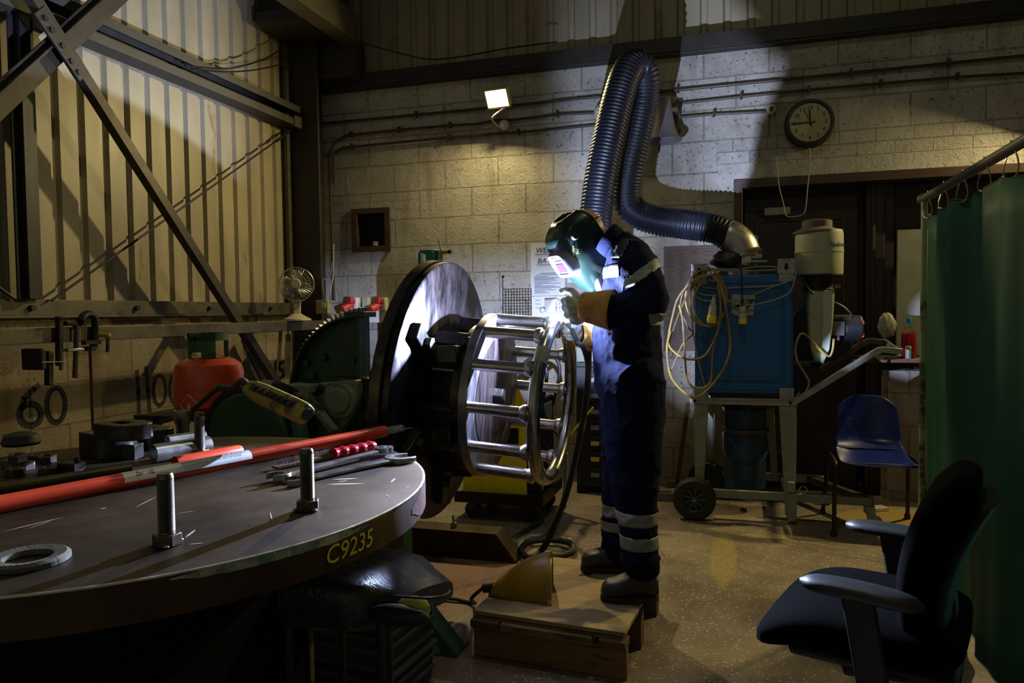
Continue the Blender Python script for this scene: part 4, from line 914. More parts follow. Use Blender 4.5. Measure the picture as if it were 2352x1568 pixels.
# base rails
MB().b2((bx0+.04,4.86,.135),(.80,4.895,.185)).build('base_rail',M_legp,parent=ex,bevel=.003); MB().b2((bx0+.04,5.42,.135),(.62,5.455,.185)).build('base_rail',M_legp,parent=ex,bevel=.003)
MB().beam((.50,5.44,.16),(.80,4.88,.16),.045,.045).b2((bx1-.05,4.9,.14),(bx1-.01,5.44,.18)).build('cross_rail',M_galvd,parent=ex,bevel=.003)
def wheel(x,y,z,r,lab='wheel'):
    w_=MB().lathe([(r*.60,-.03),(r*.90,-.036),(r,-.022),(r,.022),(r*.90,.036),(r*.60,.03),(r*.58,0),(r*.6,-.03)],(x,y,z),Y_,56,cap=False).build('wheel',M_rub,parent=ex)
    m=MB().lathe([(r*.60,-.028),(r*.60,.028),(r*.54,.02),(r*.54,-.02),(r*.60,-.028)],(x,y,z),Y_,48,cap=False).cyl((x,y-.03,z),(x,y+.03,z),r*.16)
    m.cyl((x,y+.012,z),(x,y+.02,z),r*.55)
    for k in range(9):
        a=2*PI*k/9; m.beam(V(x,y-.008,z)+V(math.cos(a),0,math.sin(a))*r*.12,V(x,y-.008,z)+V(math.cos(a),0,math.sin(a))*r*.56,.010,.02,up=Y_)
    m.build('wheel_rim',pm('wheel_rim_grey',(.06,.07,.07,1),.4,.3),parent=w_)
    MB().cyl((x,y-.034,z),(x,y-.044,z),r*.07).build('axle_cap',M_galv,parent=w_)
wheel(bx0-.002,4.80,.133,.133); wheel(bx0+.06,5.36,.133,.133)
o=P(2003,1178,'Y',4.87)
MB().cyl((.79,4.875,.135),(.79,4.875,.095),.032).beam((.79,4.855,.11),(.815,4.855,.04),.05,.006,up=Y_).beam((.79,4.895,.11),(.815,4.895,.04),.05,.006,up=Y_).build('caster_fork',M_galv,parent=ex,bevel=.002)
MB().cyl((.82,4.862,.042),(.82,4.888,.042),.042).build('caster_wheel',pm('grey_wheel',(.2,.2,.18,1),.5),parent=ex,bevel=.004)
MB().cyl((.60,5.37,.045),(.60,5.40,.045),.045).build('caster_wheel',M_rub,parent=ex,bevel=.004)
# handle bars
h1=[V(bx1+.0,4.855,.757),V(.79,4.855,1.052),V(.845,4.855,1.085),V(.955,4.855,1.072)]
m=MB(); 
for a,b in zip(h1[:-1],h1[1:]): m.beam(a,b,.035,.05,up=Y_)
m.build('handle_bar',M_galv,parent=ex,bevel=.003)
h2=[v+V(.02,.56,.03) for v in h1]; h2[0]=V(bx1,5.42,.757)
m=MB()
for a,b in zip(h2[:-1],h2[1:]): m.beam(a,b,.035,.05,up=Y_)
m.build('handle_bar',M_galvd,parent=ex,bevel=.003)
MB().cyl(h1[-1]+V(-.02,-.01,0),h2[-1],.018).build('handle_grip',M_galvd,parent=ex)
m=MB()
for k in ((.35),(.8)):
    p=h1[0].lerp(h1[1],k); m.tube([p+V(0,.02,.03),p+V(-.01,-.02,.03),p+V(.0,-.02,-.035),p+V(.01,.02,-.03)],.003,5,closed=True)
m.build('cable_tie',M_ink,parent=ex)
# hopper and dust bin
MB().lathe([(.27,.0),(.15,-.12)],(.09,5.13,.80),Z_,4).build('hopper',M_dark,parent=ex)
m=MB().lathe([(.120,0),(.132,.005),(.134,.22),(.137,.225),(.134,.235),(.136,.37),(.148,.376),(.148,.39),(.134,.40),(.132,.52)],(.075,5.12,.16),Z_,48)
m.build('dust_bin',pm('blue_bin',(.006,.05,.10,1),.4,0,.25,6,.03,(.015,.025,.03,1),4,.52),parent=ex)
MB().ring(.150,.137,.022,(.075,5.12,.53),Z_,48).build('clamp_ring',M_galvd,parent=ex); MB().tube(spline([V(.075+.142*math.cos(math.radians(a)),5.12+.142*math.sin(math.radians(a)),.40-.07*math.sin(math.radians(-a))) for a in (-175,-130,-90,-50,-5)],5),.003,5).build('bin_handle',M_black,parent=ex)
# elbow duct on top
eo=P(1680,546,'Y',5.0); e2=P(1706,612,'Y',5.0); 
el=spline([eo+V(-.03,-.00,.012),eo,P(1697,560,'Y',5.0),P(1706,580,'Y',5.0),P(1708,600,'Y',5.0),V(e2.x+.004,5.0,1.55)],6)
MB().tube(el,[.105]*3+[.107]*(len(el)-12)+[.088]*9,32).build('elbow_duct',brushed('cast_aluminium',(.42,.40,.34,1),.35,8,(1,1,1),.3),parent=ex)
q=P(1708,576,'Y',5.0); MB().lathe([(.085,-.008),(.112,-.008),(.112,.012),(.085,.012)],(q.x,5.0,q.z),Z_,40).build('duct_flange',M_galv,parent=ex,bevel=.002)
q=P(1717,592,'Y',4.91); MB().b2((q.x-.035,4.905,q.z-.03),(q.x+.02,4.915,q.z+.02)).build('duct_sticker',M_white,parent=ex)
q=P(1735,594,'Y',4.93); MB().b2((q.x-.03,4.92,q.z-.0),(q.x+.04,4.96,q.z+.03)).b2((q.x-.03,4.9,q.z-.025),(q.x+.075,4.98,q.z-.012)).build('damper_lever',M_galv,parent=ex,bevel=.003)
q=P(1733,548,'Y',5.0); MB().tube([V(q.x+.018*math.cos(a),5.0,q.z+.022*math.sin(a)) for a in [2*PI*i/20 for i in range(20)]],.003,5,closed=True).build('lifting_ring',M_chrome,parent=ex)
# fan unit: silencer + tapered volute
sx=.512; sy=4.98; z_=lambda py: P(1885,py,'Y',sy).z
MB().lathe([(.115,z_(530)-.004),(.135,z_(530)),(.140,z_(540)),(.1405,z_(577)),(.143,z_(577)),(.143,z_(581)),(.1405,z_(582)),(.140,z_(625)),(.136,z_(633)),(.11,z_(634))],(sx,sy,0),Z_,64).build('silencer',M_cream,parent=ex)
MB().lathe([(.078,z_(506)),(.088,z_(508)),(.088,z_(522)),(.105,z_(526)),(.142,z_(532)),(.142,z_(536)),(.1,z_(536))],(sx-.012,sy,0),Z_,48).build('silencer_cap',pm('dusty_cap',(.09,.075,.055,1),.7),parent=ex)
MB().lathe([(.1,z_(628)),(.142,z_(631)),(.142,z_(634)),(.085,z_(637)),(.085,z_(662)),(.092,z_(664)),(.092,z_(667)),(.05,z_(668))],(sx-.004,sy,0),Z_,48).build('silencer_neck',M_blkpl,parent=ex)
th0=math.radians(-90+2)
def wr(co):
    a=math.radians(-107)+ (co.x)/.141 + .62; return V(sx+.1425*math.cos(a)+math.cos(a)*co.z,sy+.1425*math.sin(a)+math.sin(a)*co.z,z_(569)+co.y)
MB().text('Nederman',(0,0,0),X_,Z_,.038,.0008,.1,warp=wr).build('silencer_lettering',flat('blue_lettering',(.01,.09,.22,1),.5),parent=ex,smooth=False)
rings=[]
for py,x0,x1,dy in ((665,1862,1916,.085),(680,1858,1916,.085),(720,1856,1914,.08),(770,1858,1910,.08),(800,1862,1904,.08),(818,1868,1890,.07),(832,1872,1884,.05)):
    a=P(x0,py,'Y',sy-.06); b=P(x1,py,'Y',sy-.06); rings.append([V(a.x,sy-dy,a.z),V(b.x,sy-dy,b.z),V(b.x,sy+dy,b.z),V(a.x,sy+dy,a.z)])
MB().loft(rings).build('fan_outlet_duct',M_cream,parent=ex,bevel=.012)
a=P(1888,700,'Y',sy-.16); 
m=MB(); pr=[(1890,668),(1914,668),(1912,740),(1906,800),(1890,838),(1884,830),(1888,800),(1890,740)]; o=P(1890,740,'Y',sy-.10)
m.prism([((P(x,y,'Y',sy-.10)-o).x,(P(x,y,'Y',sy-.10)-o).z) for x,y in pr],o,X_,Z_,Y_*.02).build('duct_flat_face',pm('pale_green_enamel',(.42,.48,.36,1),.4,0,.15),parent=ex,bevel=.004)
q=P(1890,672,'Y',sy-.1); MB().lathe([(.070,-.018),(.072,0),(.070,.018)],(q.x,sy,q.z),Z_,40).build('duct_clamp',M_chrome,parent=ex); 
q=P(1922,657,'Y',sy-.06); MB().b2((q.x-.018,sy-.09,q.z-.012),(q.x+.018,sy-.06,q.z+.01)).build('timber_wedge',M_pine,parent=ex)
# dark fan casing behind with motor
MB().cyl((.55,5.10,1.19),(.55,5.22,1.19),.20,n=48).b2((bx1,4.98,.80),(.52,5.35,.98)).build('fan_casing',M_black,parent=ex,bevel=.01)
a=P(1926,732,'Y',sy); MB().cyl((a.x-.03,sy+.0,a.z),(a.x+.07,sy+.0,a.z),.026).build('capacitor',M_dark,parent=ex,bevel=.003)
a=P(1925,752,'Y',sy-.02); MB().b2((a.x-.05,sy-.05,a.z-.05),(a.x+.035,sy+.03,a.z+.035)).cyl((a.x,sy-.02,a.z-.05),(a.x,sy-.02,a.z-.08),.013).build('terminal_box',pm('dark_grey_box',(.09,.09,.08,1),.5),parent=ex,bevel=.004)
a=P(1945,755,'Y',sy+.04); MB().cyl((a.x-.02,sy+.04,a.z),(a.x+.085,sy+.04,a.z),.085,n=40).build('motor',M_black,parent=ex,bevel=.01)
MB().b2((a.x+.075,sy-.03,a.z-.05),(a.x+.088,sy-.0,a.z+.05)).build('motor_label',M_orange,parent=ex)
a=P(1850,850,'Y',5.0); MB().b2((bx1+.0,5.0,.77),(bx1+.11,5.03,1.0)).build('fan_mount',M_galvd,parent=ex,bevel=.003)
# black plastic bag on the cabinet top
m=MB(); o=P(1672,598,'Y',4.95)
rr=[]; 
for i in range(13):
    p=PI*i/12; row=[]
    for k in range(24):
        t=2*PI*k/24; r0=.085*(1+.28*noise.noise(V(math.cos(t)*math.sin(p)*2.2+3,math.sin(t)*math.sin(p)*2.2,math.cos(p)*2.2))); row.append(o+V(math.sin(p)*math.cos(t)*r0*1.25,math.sin(p)*math.sin(t)*r0*.9,math.cos(p)*r0*.78))
    rr.append(row)
m.loft(rr); 
m.loft([[o+V(.05+.17*k/6,-.02+.035*math.cos(q)*(1-k/8),-.035-.035*k/6+.022*math.sin(q)*(1-k/8)) for q in [2*PI*j/12 for j in range(12)]] for k in range(7)])
one(m,'plastic_bag','crumpled shiny black plastic bag lying on top of the blue cabinet','bag',pm('black_polythene',(.015,.015,.02,1),.2,0,.3,20,.4),ang=60,base=(o.x,4.95,1.551))
# ---- cables hung on the extractor
def cable(pts,r,name,lab,mat,grp=None,yv=4.80):
    q=[]
    for p in pts:
        q.append(P(p[0],p[1],'Y',p[2] if len(p)>2 else yv))
    return one(MB().tube(spline(q,8),r,8),name,lab,'cable',mat,grp)
cable([(1632,618,4.85),(1600,625,4.82),(1572,665,4.79),(1563,705),(1580,750),(1592,765),(1568,790),(1540,850),(1535,800),(1556,730),(1590,655),(1625,622,4.84)],.0055,'hanging_cable','brown cable loop hanging furthest left from the extractor bracket',pm('brown_cable',(.16,.10,.06,1),.5))
coil=[]
for k in range(3):
    cx,cy=1622+k*4,684+k*6; rx,ry=48-k*6,64-k*5
    coil+= [(cx+rx*math.cos(math.radians(a)),cy+ry*math.sin(math.radians(a)),4.81-.008*k-.004*math.sin(math.radians(a))) for a in range(-60+k*10,300+k*10,30)]
c1=cable([(1625,612,4.85)]+coil,.0055,'cable_coil','tight brown and yellow cable coil on the left extractor bracket',M_coil)
pl=thing('yellow_plug','white and yellow industrial plug hanging from the tight coil on the left','plug',P(1636,748,'Y',4.79))
a=P(1638,700,'Y',4.79);b=P(1636,725,'Y',4.79);c=P(1634,738,'Y',4.79)
MB().cyl(a,b,.022,.026,n=24).cyl(P(1640,680,'Y',4.79),a,.008,.018,n=16).build('plug_body',M_white,parent=pl,bevel=.003); MB().cyl(b,c,.029,n=24).b2(c-V(.024,.024,.012),c+V(.024,.024,.004)).build('plug_collar',M_yel2,parent=pl,bevel=.003)
cable([(1638,616,4.85),(1650,650,4.8),(1655,700),(1648,760),(1620,815),(1580,825),(1545,805),(1535,780),(1545,725),(1560,680),(1600,640),(1640,630)],.0065,'hanging_cable','yellow cable loop of middle length on the left extractor bracket',M_coil,yv=4.775)
cable([(1642,616,4.85),(1664,690,4.77),(1675,760),(1676,810),(1660,850),(1630,890),(1600,912),(1570,900),(1540,862),(1532,800),(1540,760)],.0075,'hanging_cable','longest yellow cable loop reaching down to the trolley rail',M_coil,yv=4.765)
cable([(1648,655),(1655,700),(1655,740),(1640,790),(1636,840),(1634,870),(1622,888),(1600,892),(1580,875),(1574,830),(1568,740),(1560,700)],.006,'hanging_cable','inner yellow cable loop ending just above the trolley rail',M_coil,yv=4.785)
w1=cable([(1812,628,4.86),(1820,640,4.83),(1780,655),(1700,660),(1640,662),(1608,655),(1592,635),(1590,625),(1600,680),(1640,692),(1700,688),(1770,660),(1822,640),(1828,625),(1820,660),(1800,680),(1740,698),(1690,697),(1655,680),(1610,675),(1595,650)],.005,'wrapped_flex','grey-white flex wrapped in slack loops across the front of the blue cabinet',M_gcab,yv=4.825)
cable([(1600,614,4.87),(1680,618,4.87),(1760,612,4.9),(1800,618,4.87),(1700,622,4.86),(1610,620,4.86)],.005,'wrapped_flex','grey flex lying along the top edge of the blue cabinet',M_gcab)
cable([(1587,700,4.84),(1592,760,4.84),(1602,820,4.84),(1615,870,4.84),(1625,905,4.84),(1635,916,4.83),(1700,917,4.83),(1780,918,4.83),(1825,914,4.83),(1836,900,4.83)],.0045,'earth_flex','thin white flex running down the cabinet side and along the trolley rail',M_gcab)
q=thing('yellow_plug','white and yellow industrial plug on a black flex in the middle of the blue cabinet','plug',P(1706,745,'Y',4.80))
MB().tube(spline([P(1698,602,'Y',4.86),P(1703,625,'Y',4.84),P(1704,660,'Y',4.80),P(1705,705,'Y',4.80)],6),.005,8).build('plug_flex',M_rub,parent=q)
a=P(1705,703,'Y',4.80);b=P(1706,730,'Y',4.80);c=P(1706,744,'Y',4.80)
MB().cyl(a,P(1706,716,'Y',4.80),.019,.023,n=24).cyl(P(1706,716,'Y',4.80),b,.017,.025,n=24).build('plug_body',M_white,parent=q,bevel=.003); MB().cyl(b,c,.025,n=24).build('plug_collar',M_yel2,parent=q,bevel=.003); MB().cyl(b+Z_*.003,b-Z_*.003,.027,n=24).build('plug_ring',M_white,parent=q)
cable([(1828,628,4.86),(1845,645),(1858,665),(1868,675)],.006,'hanging_cable','short dark cable with a plug beside the right bracket of the blue cabinet',M_rub)
cable([(1915,778,4.86),(1912,805),(1903,818),(1880,800),(1862,778),(1845,766),(1835,772),(1827,800),(1832,830),(1850,860),(1858,880),(1848,905),(1832,916)],.0065,'motor_cable','pale cable looping from the fan terminal box down to the trolley',M_coil,yv=4.84)
# ---- timber leaning and plank on the floor
one(MB().beam(P(1580,925,'Y',5.35),P(1556,1110,'Y',5.5),.03,.05,up=Y_),'timber_stick','brown timber stick leaning behind the left leg of the trolley','timber',M_stick,bevel=.003)
one(MB().b2((.40,5.50,.0),(.75,5.56,.05)).b2((-.1,5.46,0),(.45,5.52,.03)),'floor_plank','dirty plank lying on the floor against the wall behind the trolley','plank',M_pine,bevel=.003)
# shelf items
o=P(2087,820,'Y',YB-.12); t=thing('drink_bottle','clear plastic bottle of red drink with a blue cap on the shelf','bottle',(o.x,YB-.12,.991))
g=flat('clear_plastic',(.9,.9,.9,1),.08,trans=1,ior=1.3)
MB().lathe([(.042,0),(.046,.01),(.046,.06),(.043,.07),(.046,.08),(.046,.155),(.040,.18),(.018,.215),(.014,.225),(.014,.24),(.013,.24)],(o.x,YB-.12,.991),Z_,40,cap=False).build('bottle_shell',g,parent=t)
MB().lathe([(.040,.003),(.044,.01),(.044,.155),(.038,.168),(.0,.168)],(o.x,YB-.12,.991),Z_,40).build('red_drink',flat('red_drink',(.35,.004,.012,1),.15,trans=.25),parent=t)
MB().cyl((o.x,YB-.12,1.225),(o.x,YB-.12,1.262),.017).build('bottle_cap',flat('blue_cap',(.01,.22,.55,1),.4),parent=t,bevel=.002)
o=P(2086,815,'Y',YB-.175); t=thing('small_jar','small grey-green jar standing in front of the red bottle','jar',(o.x,YB-.175,.991))
MB().cyl((o.x,YB-.175,.991),(o.x,YB-.175,1.055),.018).build('jar_body',flat('jar_grey',(.12,.18,.17,1),.4),parent=t,bevel=.003); MB().cyl((o.x,YB-.175,1.055),(o.x,YB-.175,1.075),.019).build('jar_lid',M_cream,parent=t,bevel=.002)
one(MB().lathe([(.14,0),(.15,.012),(.145,.012),(.0,.006)],(.95,YB-.10,.991),Z_,40),'round_tray','thin round dark tray on the shelf edge beside the bottle','tray',M_dark)
# crumpled paper bag
def crumple(o,sx,sy,sz,seed,amp=.4,mat=None):
    m=MB(); rr=[]
    for i in range(17):
        p=PI*i/16; row=[]
        for k in range(28):
            t=2*PI*k/28; d=V(math.sin(p)*math.cos(t),math.sin(p)*math.sin(t),math.cos(p)); r0=1+amp*noise.noise(d*2.3+V(seed,0,0))+amp*.5*noise.noise(d*6+V(0,seed,0)); row.append(V(*o)+V(d.x*sx,d.y*sy,d.z*sz)*r0)
        rr.append(row)
    return m.loft(rr)
o=P(2037,748,'Y',YB-.08); one(crumple((o.x,YB-.08,o.z),.055,.035,.085,3,.22),'crumpled_bag','crumpled pale paper bag hanging beside the grey board','bag',pm('bag_paper',(.30,.28,.23,1),.7),ang=25)
o=P(1990,1115,'Z',.03); one(crumple((o.x,o.y,.04),.05,.04,.035,9),'crumpled_paper','crumpled paper ball on the floor in the dark doorway','paper',M_white,ang=25)
o=P(2018,1168,'Z',.01); one(MB().box((o.x,o.y,.013),(.10,.075,.022),Matrix.Rotation(.5,3,'Z')),'small_carton','small flat cream carton on the floor beyond the trolley caster','carton',M_white,bevel=.002)
# ================================================================ blue plastic chair
CHX=.805
ch=thing('plastic_chair','blue moulded plastic chair on black tube legs by the doorway','chair',(.80,4.88,0))
# shell
zs=.43; 
def shell(u,v):
    # u -1..1 across, v 0..1 from seat front to back top
    if v<.5:
        k=v/.5; y=4.66+.38*k; z=zs+.012-.035*math.sin(PI*min(1,k*1.0))+.02*k*k; z-= .025*(1-k)**3; w=.205-.010*k
        z+= .040*abs(u)**2.6*(.5+.5*k)
    else:
        k=(v-.5)/.5; y=5.04+.07*k+.01; z=zs+.03+.325*k; w=.190-.022*k; 
        if k<.2: y-= .05*(1-k/.2)**2; 
        y-= .05*abs(u)**2.2*(1-.3*k)
        ww=1.0
        if k>.78: w*=(1-((k-.78)/.22)**2.4*.22)
        z-= .04*abs(u)**4*max(0,(k-.6)/.4)
    return V(CHX+u*w,y,z)
rows=[[shell(-1+2*i/16,j/28) for i in range(17)] for j in range(29)]
MB().loft(rows,cap=False,closed=False).build('seat_shell',M_bchair,parent=ch,solid=.010,subd=1)
for sx_ in (-1,1):
    x=CHX+sx_*.228; m=MB().tube(spline([V(x+sx_*.012,4.64,.0),V(x+sx_*.008,4.66,.25),V(x,4.68,.40),V(x,4.74,.425),V(x,4.95,.425),V(x,5.03,.40),V(x+sx_*.01,5.08,.2),V(x+sx_*.02,5.14,.0)],5),.0125,10); m.build('leg',M_black,parent=ch)
    MB().cyl((x+sx_*.012,4.64,0),(x+sx_*.012,4.64,.03),.018).cyl((x+sx_*.02,5.14,0),(x+sx_*.02,5.14,.03),.018).build('leg_ferrule',M_rub,parent=ch)
MB().tube([(.60,4.72,.415),(1.03,4.72,.415)],.011).build('seat_crossbar',M_black,parent=ch); MB().tube([(.60,4.97,.41),(1.03,4.97,.41)],.011).build('seat_crossbar',M_black,parent=ch)
# ================================================================ green welding curtain
XC=.865; r0=P(2118,455,'X',XC); ZC=1.845; yf=3.93; yn=1.9
t=thing('welding_screen','green welding curtain hung by wire rings from a steel tube frame','curtain',(XC,3.0,0))
def railz(y): return ZC-.0+ (y-yf)*0.0
MB().cyl((XC,yf+.02,ZC),(XC,yn,ZC-.0),.019,n=20).build('rail',M_galvd,parent=t); MB().ball((XC,yf+.02,ZC),.028).build('rail_corner',M_galvd,parent=t)
MB().cyl((XC,yf,ZC),(XC,yf,.03),.014,n=16).build('pole',M_lgreen,parent=t); MB().b2((XC-.01,yf-.02,0),(XC+.4,yf+.02,.03)).build('pole_foot',M_galvd,parent=t,bevel=.003)
m=MB(); ny,nz=150,14; rows=[]
for j in range(nz+1):
    v=j/nz; row=[]
    for i in range(ny+1):
        s=i/ny; y=yf-.03-(yf-.03-yn)*s; 
        topsag=.022*abs(math.sin(PI*s*(yf-yn)/.26)); z=(ZC-.075-topsag)*(1-v)+.075*v
        x=XC+.028*math.sin(s*23+.6*math.sin(s*9))*(.5+.5*v)+.012*math.sin(s*61+2)*(1-.4*v)+.02*noise.noise(V(s*6,v*2,0))
        row.append(V(x,y,z))
    rows.append(row)
m.loft(rows,cap=False,closed=False).build('curtain_cloth',M_curt,parent=t,solid=.003,ang=80)
MB().tube([r+Z_*-.002 for r in rows[0]],.003,5).build('curtain_hem',M_galvd,parent=t); MB().tube([r for r in rows[-1]],.004,5).build('curtain_hem',M_white,parent=t)
for i in range(8):
    y=yf-.06-.27*i; 
    MB().tube([V(XC+.008*math.sin(a*2),y+.055*math.cos(a),ZC-.037+.062*math.sin(a)) for a in [2*PI*k/28 for k in range(28)]],.0028,5,closed=True).build('curtain_ring',M_chrome,parent=t)
# ================================================================ office chair (seen from its side)
f_=V(-.95,.31,0).normalized(); s_=V(f_.y*-1,f_.x,0)*-1  # s_ points away from camera
if s_.y<0: s_=-s_
oc=V(.370,2.16,0); t=thing('office_chair','black office swivel chair with armrests in the right foreground','office chair',(oc.x,oc.y,0))
def O(a,b,z): return oc+f_*a+s_*b+Z_*z
# seat cushion loft
rows=[]
for i in range(15):
    a=-.22+.50*i/14; k=i/14; w=.245*(1-.10*abs(2*k-1)**3-(.14 if k>.95 else 0)); th=.058*math.sqrt(max(.05,1-abs(2*k-1)**5)); zc=.515-.060*max(0,(k-.62)/.38)**1.8
    if k>.8: th*=1.0
    rows.append([O(a,w*math.copysign(abs(math.cos(q))**.55,math.cos(q)),zc+th*math.copysign(abs(math.sin(q))**.7,math.sin(q))) for q in [2*PI*j/28 for j in range(28)]])
MB().loft(rows).build('seat',M_fab,parent=t,subd=1)
MB().loft([[O(a*.93,b*.93,.455-.015*k) for a,b in ((-.22,-.2),(.2,-.2),(.2,.2),(-.22,.2))] for k in range(3)]).build('seat_pan',M_blkpl,parent=t,bevel=.02)
rows=[]
for i in range(19):
    k=i/18; z=.50+.43*k; a=-.130+.03*math.sin(PI*k*.9)-.09*k**2.0; w=.225*(1-.22*k**3)*(1-.12*(1-k)**3); th=.056
    if k>.93: th*=.75
    if k<.04 or k>.98: w*=.93; th*=.55
    rows.append([O(a-.03*(math.cos(q))**2*-1*.6+th*math.sin(q),w*math.copysign(abs(math.cos(q))**.6,math.cos(q)),z) for q in [2*PI*j/24 for j in range(24)]])
MB().loft(rows).build('backrest',M_fab,parent=t,subd=1)
rows=[]
for i in range(15):
    k=i/14; z=.42+.44*k; a=-.140+.025*math.sin(PI*k)-.085*k**2; w=.17*(1-.2*k); 
    rows.append([O(a-.025+.026*math.sin(q),w*math.cos(q),z) for q in [2*PI*j/20 for j in range(20)]])
MB().loft(rows).build('backrest_shell',M_blkpl,parent=t)
MB().beam(O(-.10,0,.375),O(-.19,0,.385),.09,.03).beam(O(-.18,0,.37),O(-.17,0,.6),.08,.03,up=f_).build('back_support',M_blkpl,parent=t,bevel=.008)
for b,dz in ((-.285,0),(.285,0)):
    rows=[]
    for i in range(17):
        k=i/16; a=.13-.27*k; w=.044*math.sqrt(max(.02,1-abs(2*k-1)**4)); z=.665-.012*k+.006*math.sin(PI*k); th=.021*math.sqrt(max(.1,1-abs(2*k-1)**6))
        rows.append([O(a,b+w*math.cos(q),z+th*math.sin(q)) for q in [2*PI*j/20 for j in range(20)]])
    MB().loft(rows).build('armrest_pad',pm('armrest_rubber',(.010,.012,.010,1),.5,0,.2,9,.02),parent=t)
    MB().beam(O(.0,b,.655),O(-.05,b,.36),.070,.028,up=s_).build('armrest_post',M_blkpl,parent=t,bevel=.006)
    MB().beam(O(-.05,b,.37),O(-.05,b*.45,.37),.07,.02).build('armrest_bracket',M_blkpl,parent=t,bevel=.004)
MB().cyl(O(0,0,.39),O(0,0,.08),.025).cyl(O(0,0,.25),O(0,0,.07),.033).build('gas_column',M_blkpl,parent=t)
MB().b2(O(0,0,.36)-V(.09,.07,.0),O(0,0,.39)+V(.09,.07,0)).build('mechanism',M_blkpl,parent=t,bevel=.01)
for k in range(5):
    a=2*PI*k/5+.3; e=V(math.cos(a),math.sin(a),0); p=oc+Z_*.1
    MB().tube([p+e*.02,p+e*.15+Z_*.0,p+e*.29-Z_*.03],[.028,.024,.016],10).build('base_arm',M_blkpl,parent=t)
    q=oc+e*.29; n_=V(-e.y,e.x,0); MB().cyl(q-n_*.024+Z_*.028,q-n_*.006+Z_*.028,.028).cyl(q+n_*.024+Z_*.028,q+n_*.006+Z_*.028,.028).build('caster_wheel',M_blkpl,parent=t,bevel=.004)
# ================================================================ platform
pa=math.radians(-5); pc=V(-.64,2.99,0); ux=V(math.cos(pa),math.sin(pa),0); uy=V(-math.sin(pa),math.cos(pa),0)
def PL(a,b,z): return pc+ux*a+uy*b+Z_*z
Rp=Matrix((ux,uy,Z_)).transposed()
t=thing('timber_platform','low timber platform with a weathered plywood top under the worker','platform',pc)
MB().box(PL(0,.0,.172),(.60,.70,.016),Rp).build('plywood_top',M_ply,parent=t,bevel=.002)
m=MB(); 
MB().box(PL(0,-.02,.156),(.58,.66,.010),Rp).build('plywood_underlay',M_pine,parent=t)
MB().box(PL(0.0,-.325,.060),(.605,.035,.118),Rp).build('side_board',M_pine,parent=t,bevel=.003)
for a,w in ((-.245,.115),(.0,.36),(.255,.10)): MB().box(PL(a+(-.0),-.335,.136),(w,.075,.030),Rp).build('edge_batten',M_pine if w>.2 else M_stick,parent=t,bevel=.003)
for b in (-.05,.28): MB().box(PL(.0,b,.075),(.60,.06,.148),Rp).build('bearer',M_stick,parent=t,bevel=.003)
m=MB()
for a,b in ((-.2,-.32),(-.05,-.325),(.1,-.32),(.22,-.33),(.26,-.31)): m.cyl(PL(a,b,.1515),PL(a,b,.1525),.004,n=8)
for a,b in ((.05,-.33),(.2,-.335),(-.12,-.33)): m.tube([PL(a,b,.182),PL(a+.012,b-.01,.166)],.0013,4)
m.build('staple',M_chrome,parent=t)
m=MB().cyl(PL(-.20,.22,.1802),PL(-.20,.22,.1806),.038,n=32); m.build('knot_hole',M_void,parent=t)
m=MB().add([PL(-.02,.14,.1806),PL(.03,.17,.1806),PL(.035,.28,.1806),PL(-.01,.24,.1806)],[(0,1,2,3)]); m.build('cut_slot',M_void,parent=t)
# foot pedal
tp=.1805
t=thing('foot_pedal','scuffed yellow wedge-shaped foot pedal cover on the front of the platform','pedal',(-.80,2.74,tp))
def fpx(px,py,z=None,y=None): return P(px,py,'Z',z) if z is not None else P(px,py,'Y',y)
A=P(1122,1372,'Z',tp); B=P(1268,1375,'Z',tp)
ax_=(B-A); ax_.z=0; ax_.normalize(); sd=V(-ax_.y,ax_.x,0); Lp=(B-A).length
rows=[]
for i in range(13):
    k=i/12; a=Lp*k; w=.035+.085*k**.8; h=.018+.150*math.sin(k*PI/2)**.95; 
    row=[]
    for j in range(17):
        q=PI*j/16; row.append(A+ax_*a+sd*(.05-.0*k+ w*math.cos(q)*1.0)+Z_*(h*math.sin(q)**.75+ (.035*(1-k)*0)))
    rows.append(row)
MB().loft(rows,cap=False,closed=False).build('pedal_cover',pm('scuffed_ochre',(.36,.22,.012,1),.4,0,.25,7,.04,(.22,.10,.02,1),6,.58),parent=t,solid=.006)
e=A+ax_*(Lp-.004)
MB().loft([[A+ax_*(Lp*.15)+sd*(.05+x)+Z_*z for x,z in ((-.06,0),(.06,0),(.05,.02),(-.05,.02))],[A+ax_*(Lp*.9)+sd*(.05+x)+Z_*z for x,z in ((-.1,0),(.1,0),(.08,.03),(-.08,.03))]]).build('pedal_base',M_blkpl,parent=t)
MB().cyl(A+sd*.05-ax_*.03+Z_*.02,A+sd*.05+ax_*.015+Z_*.025,.020,n=20).build('cable_gland',M_rub,parent=t,bevel=.003)
q=P(1262,1383,'Z',tp+.03); MB().cyl(q,q-V(0,.003,0),.008).build('badge',M_galv,parent=t)
g=A+sd*.05-ax_*.03+Z_*.02
one(MB().tube(spline([g,g+V(-.05,.0,-.05),P(1090,1385,'Z',.02),P(1040,1375,'Z',.012),P(990,1374,'Z',.012),P(900,1370,'Z',.012)],8),.008,8),'pedal_cable','black cable trailing from the yellow foot pedal across the red floor patch','cable',M_rub)
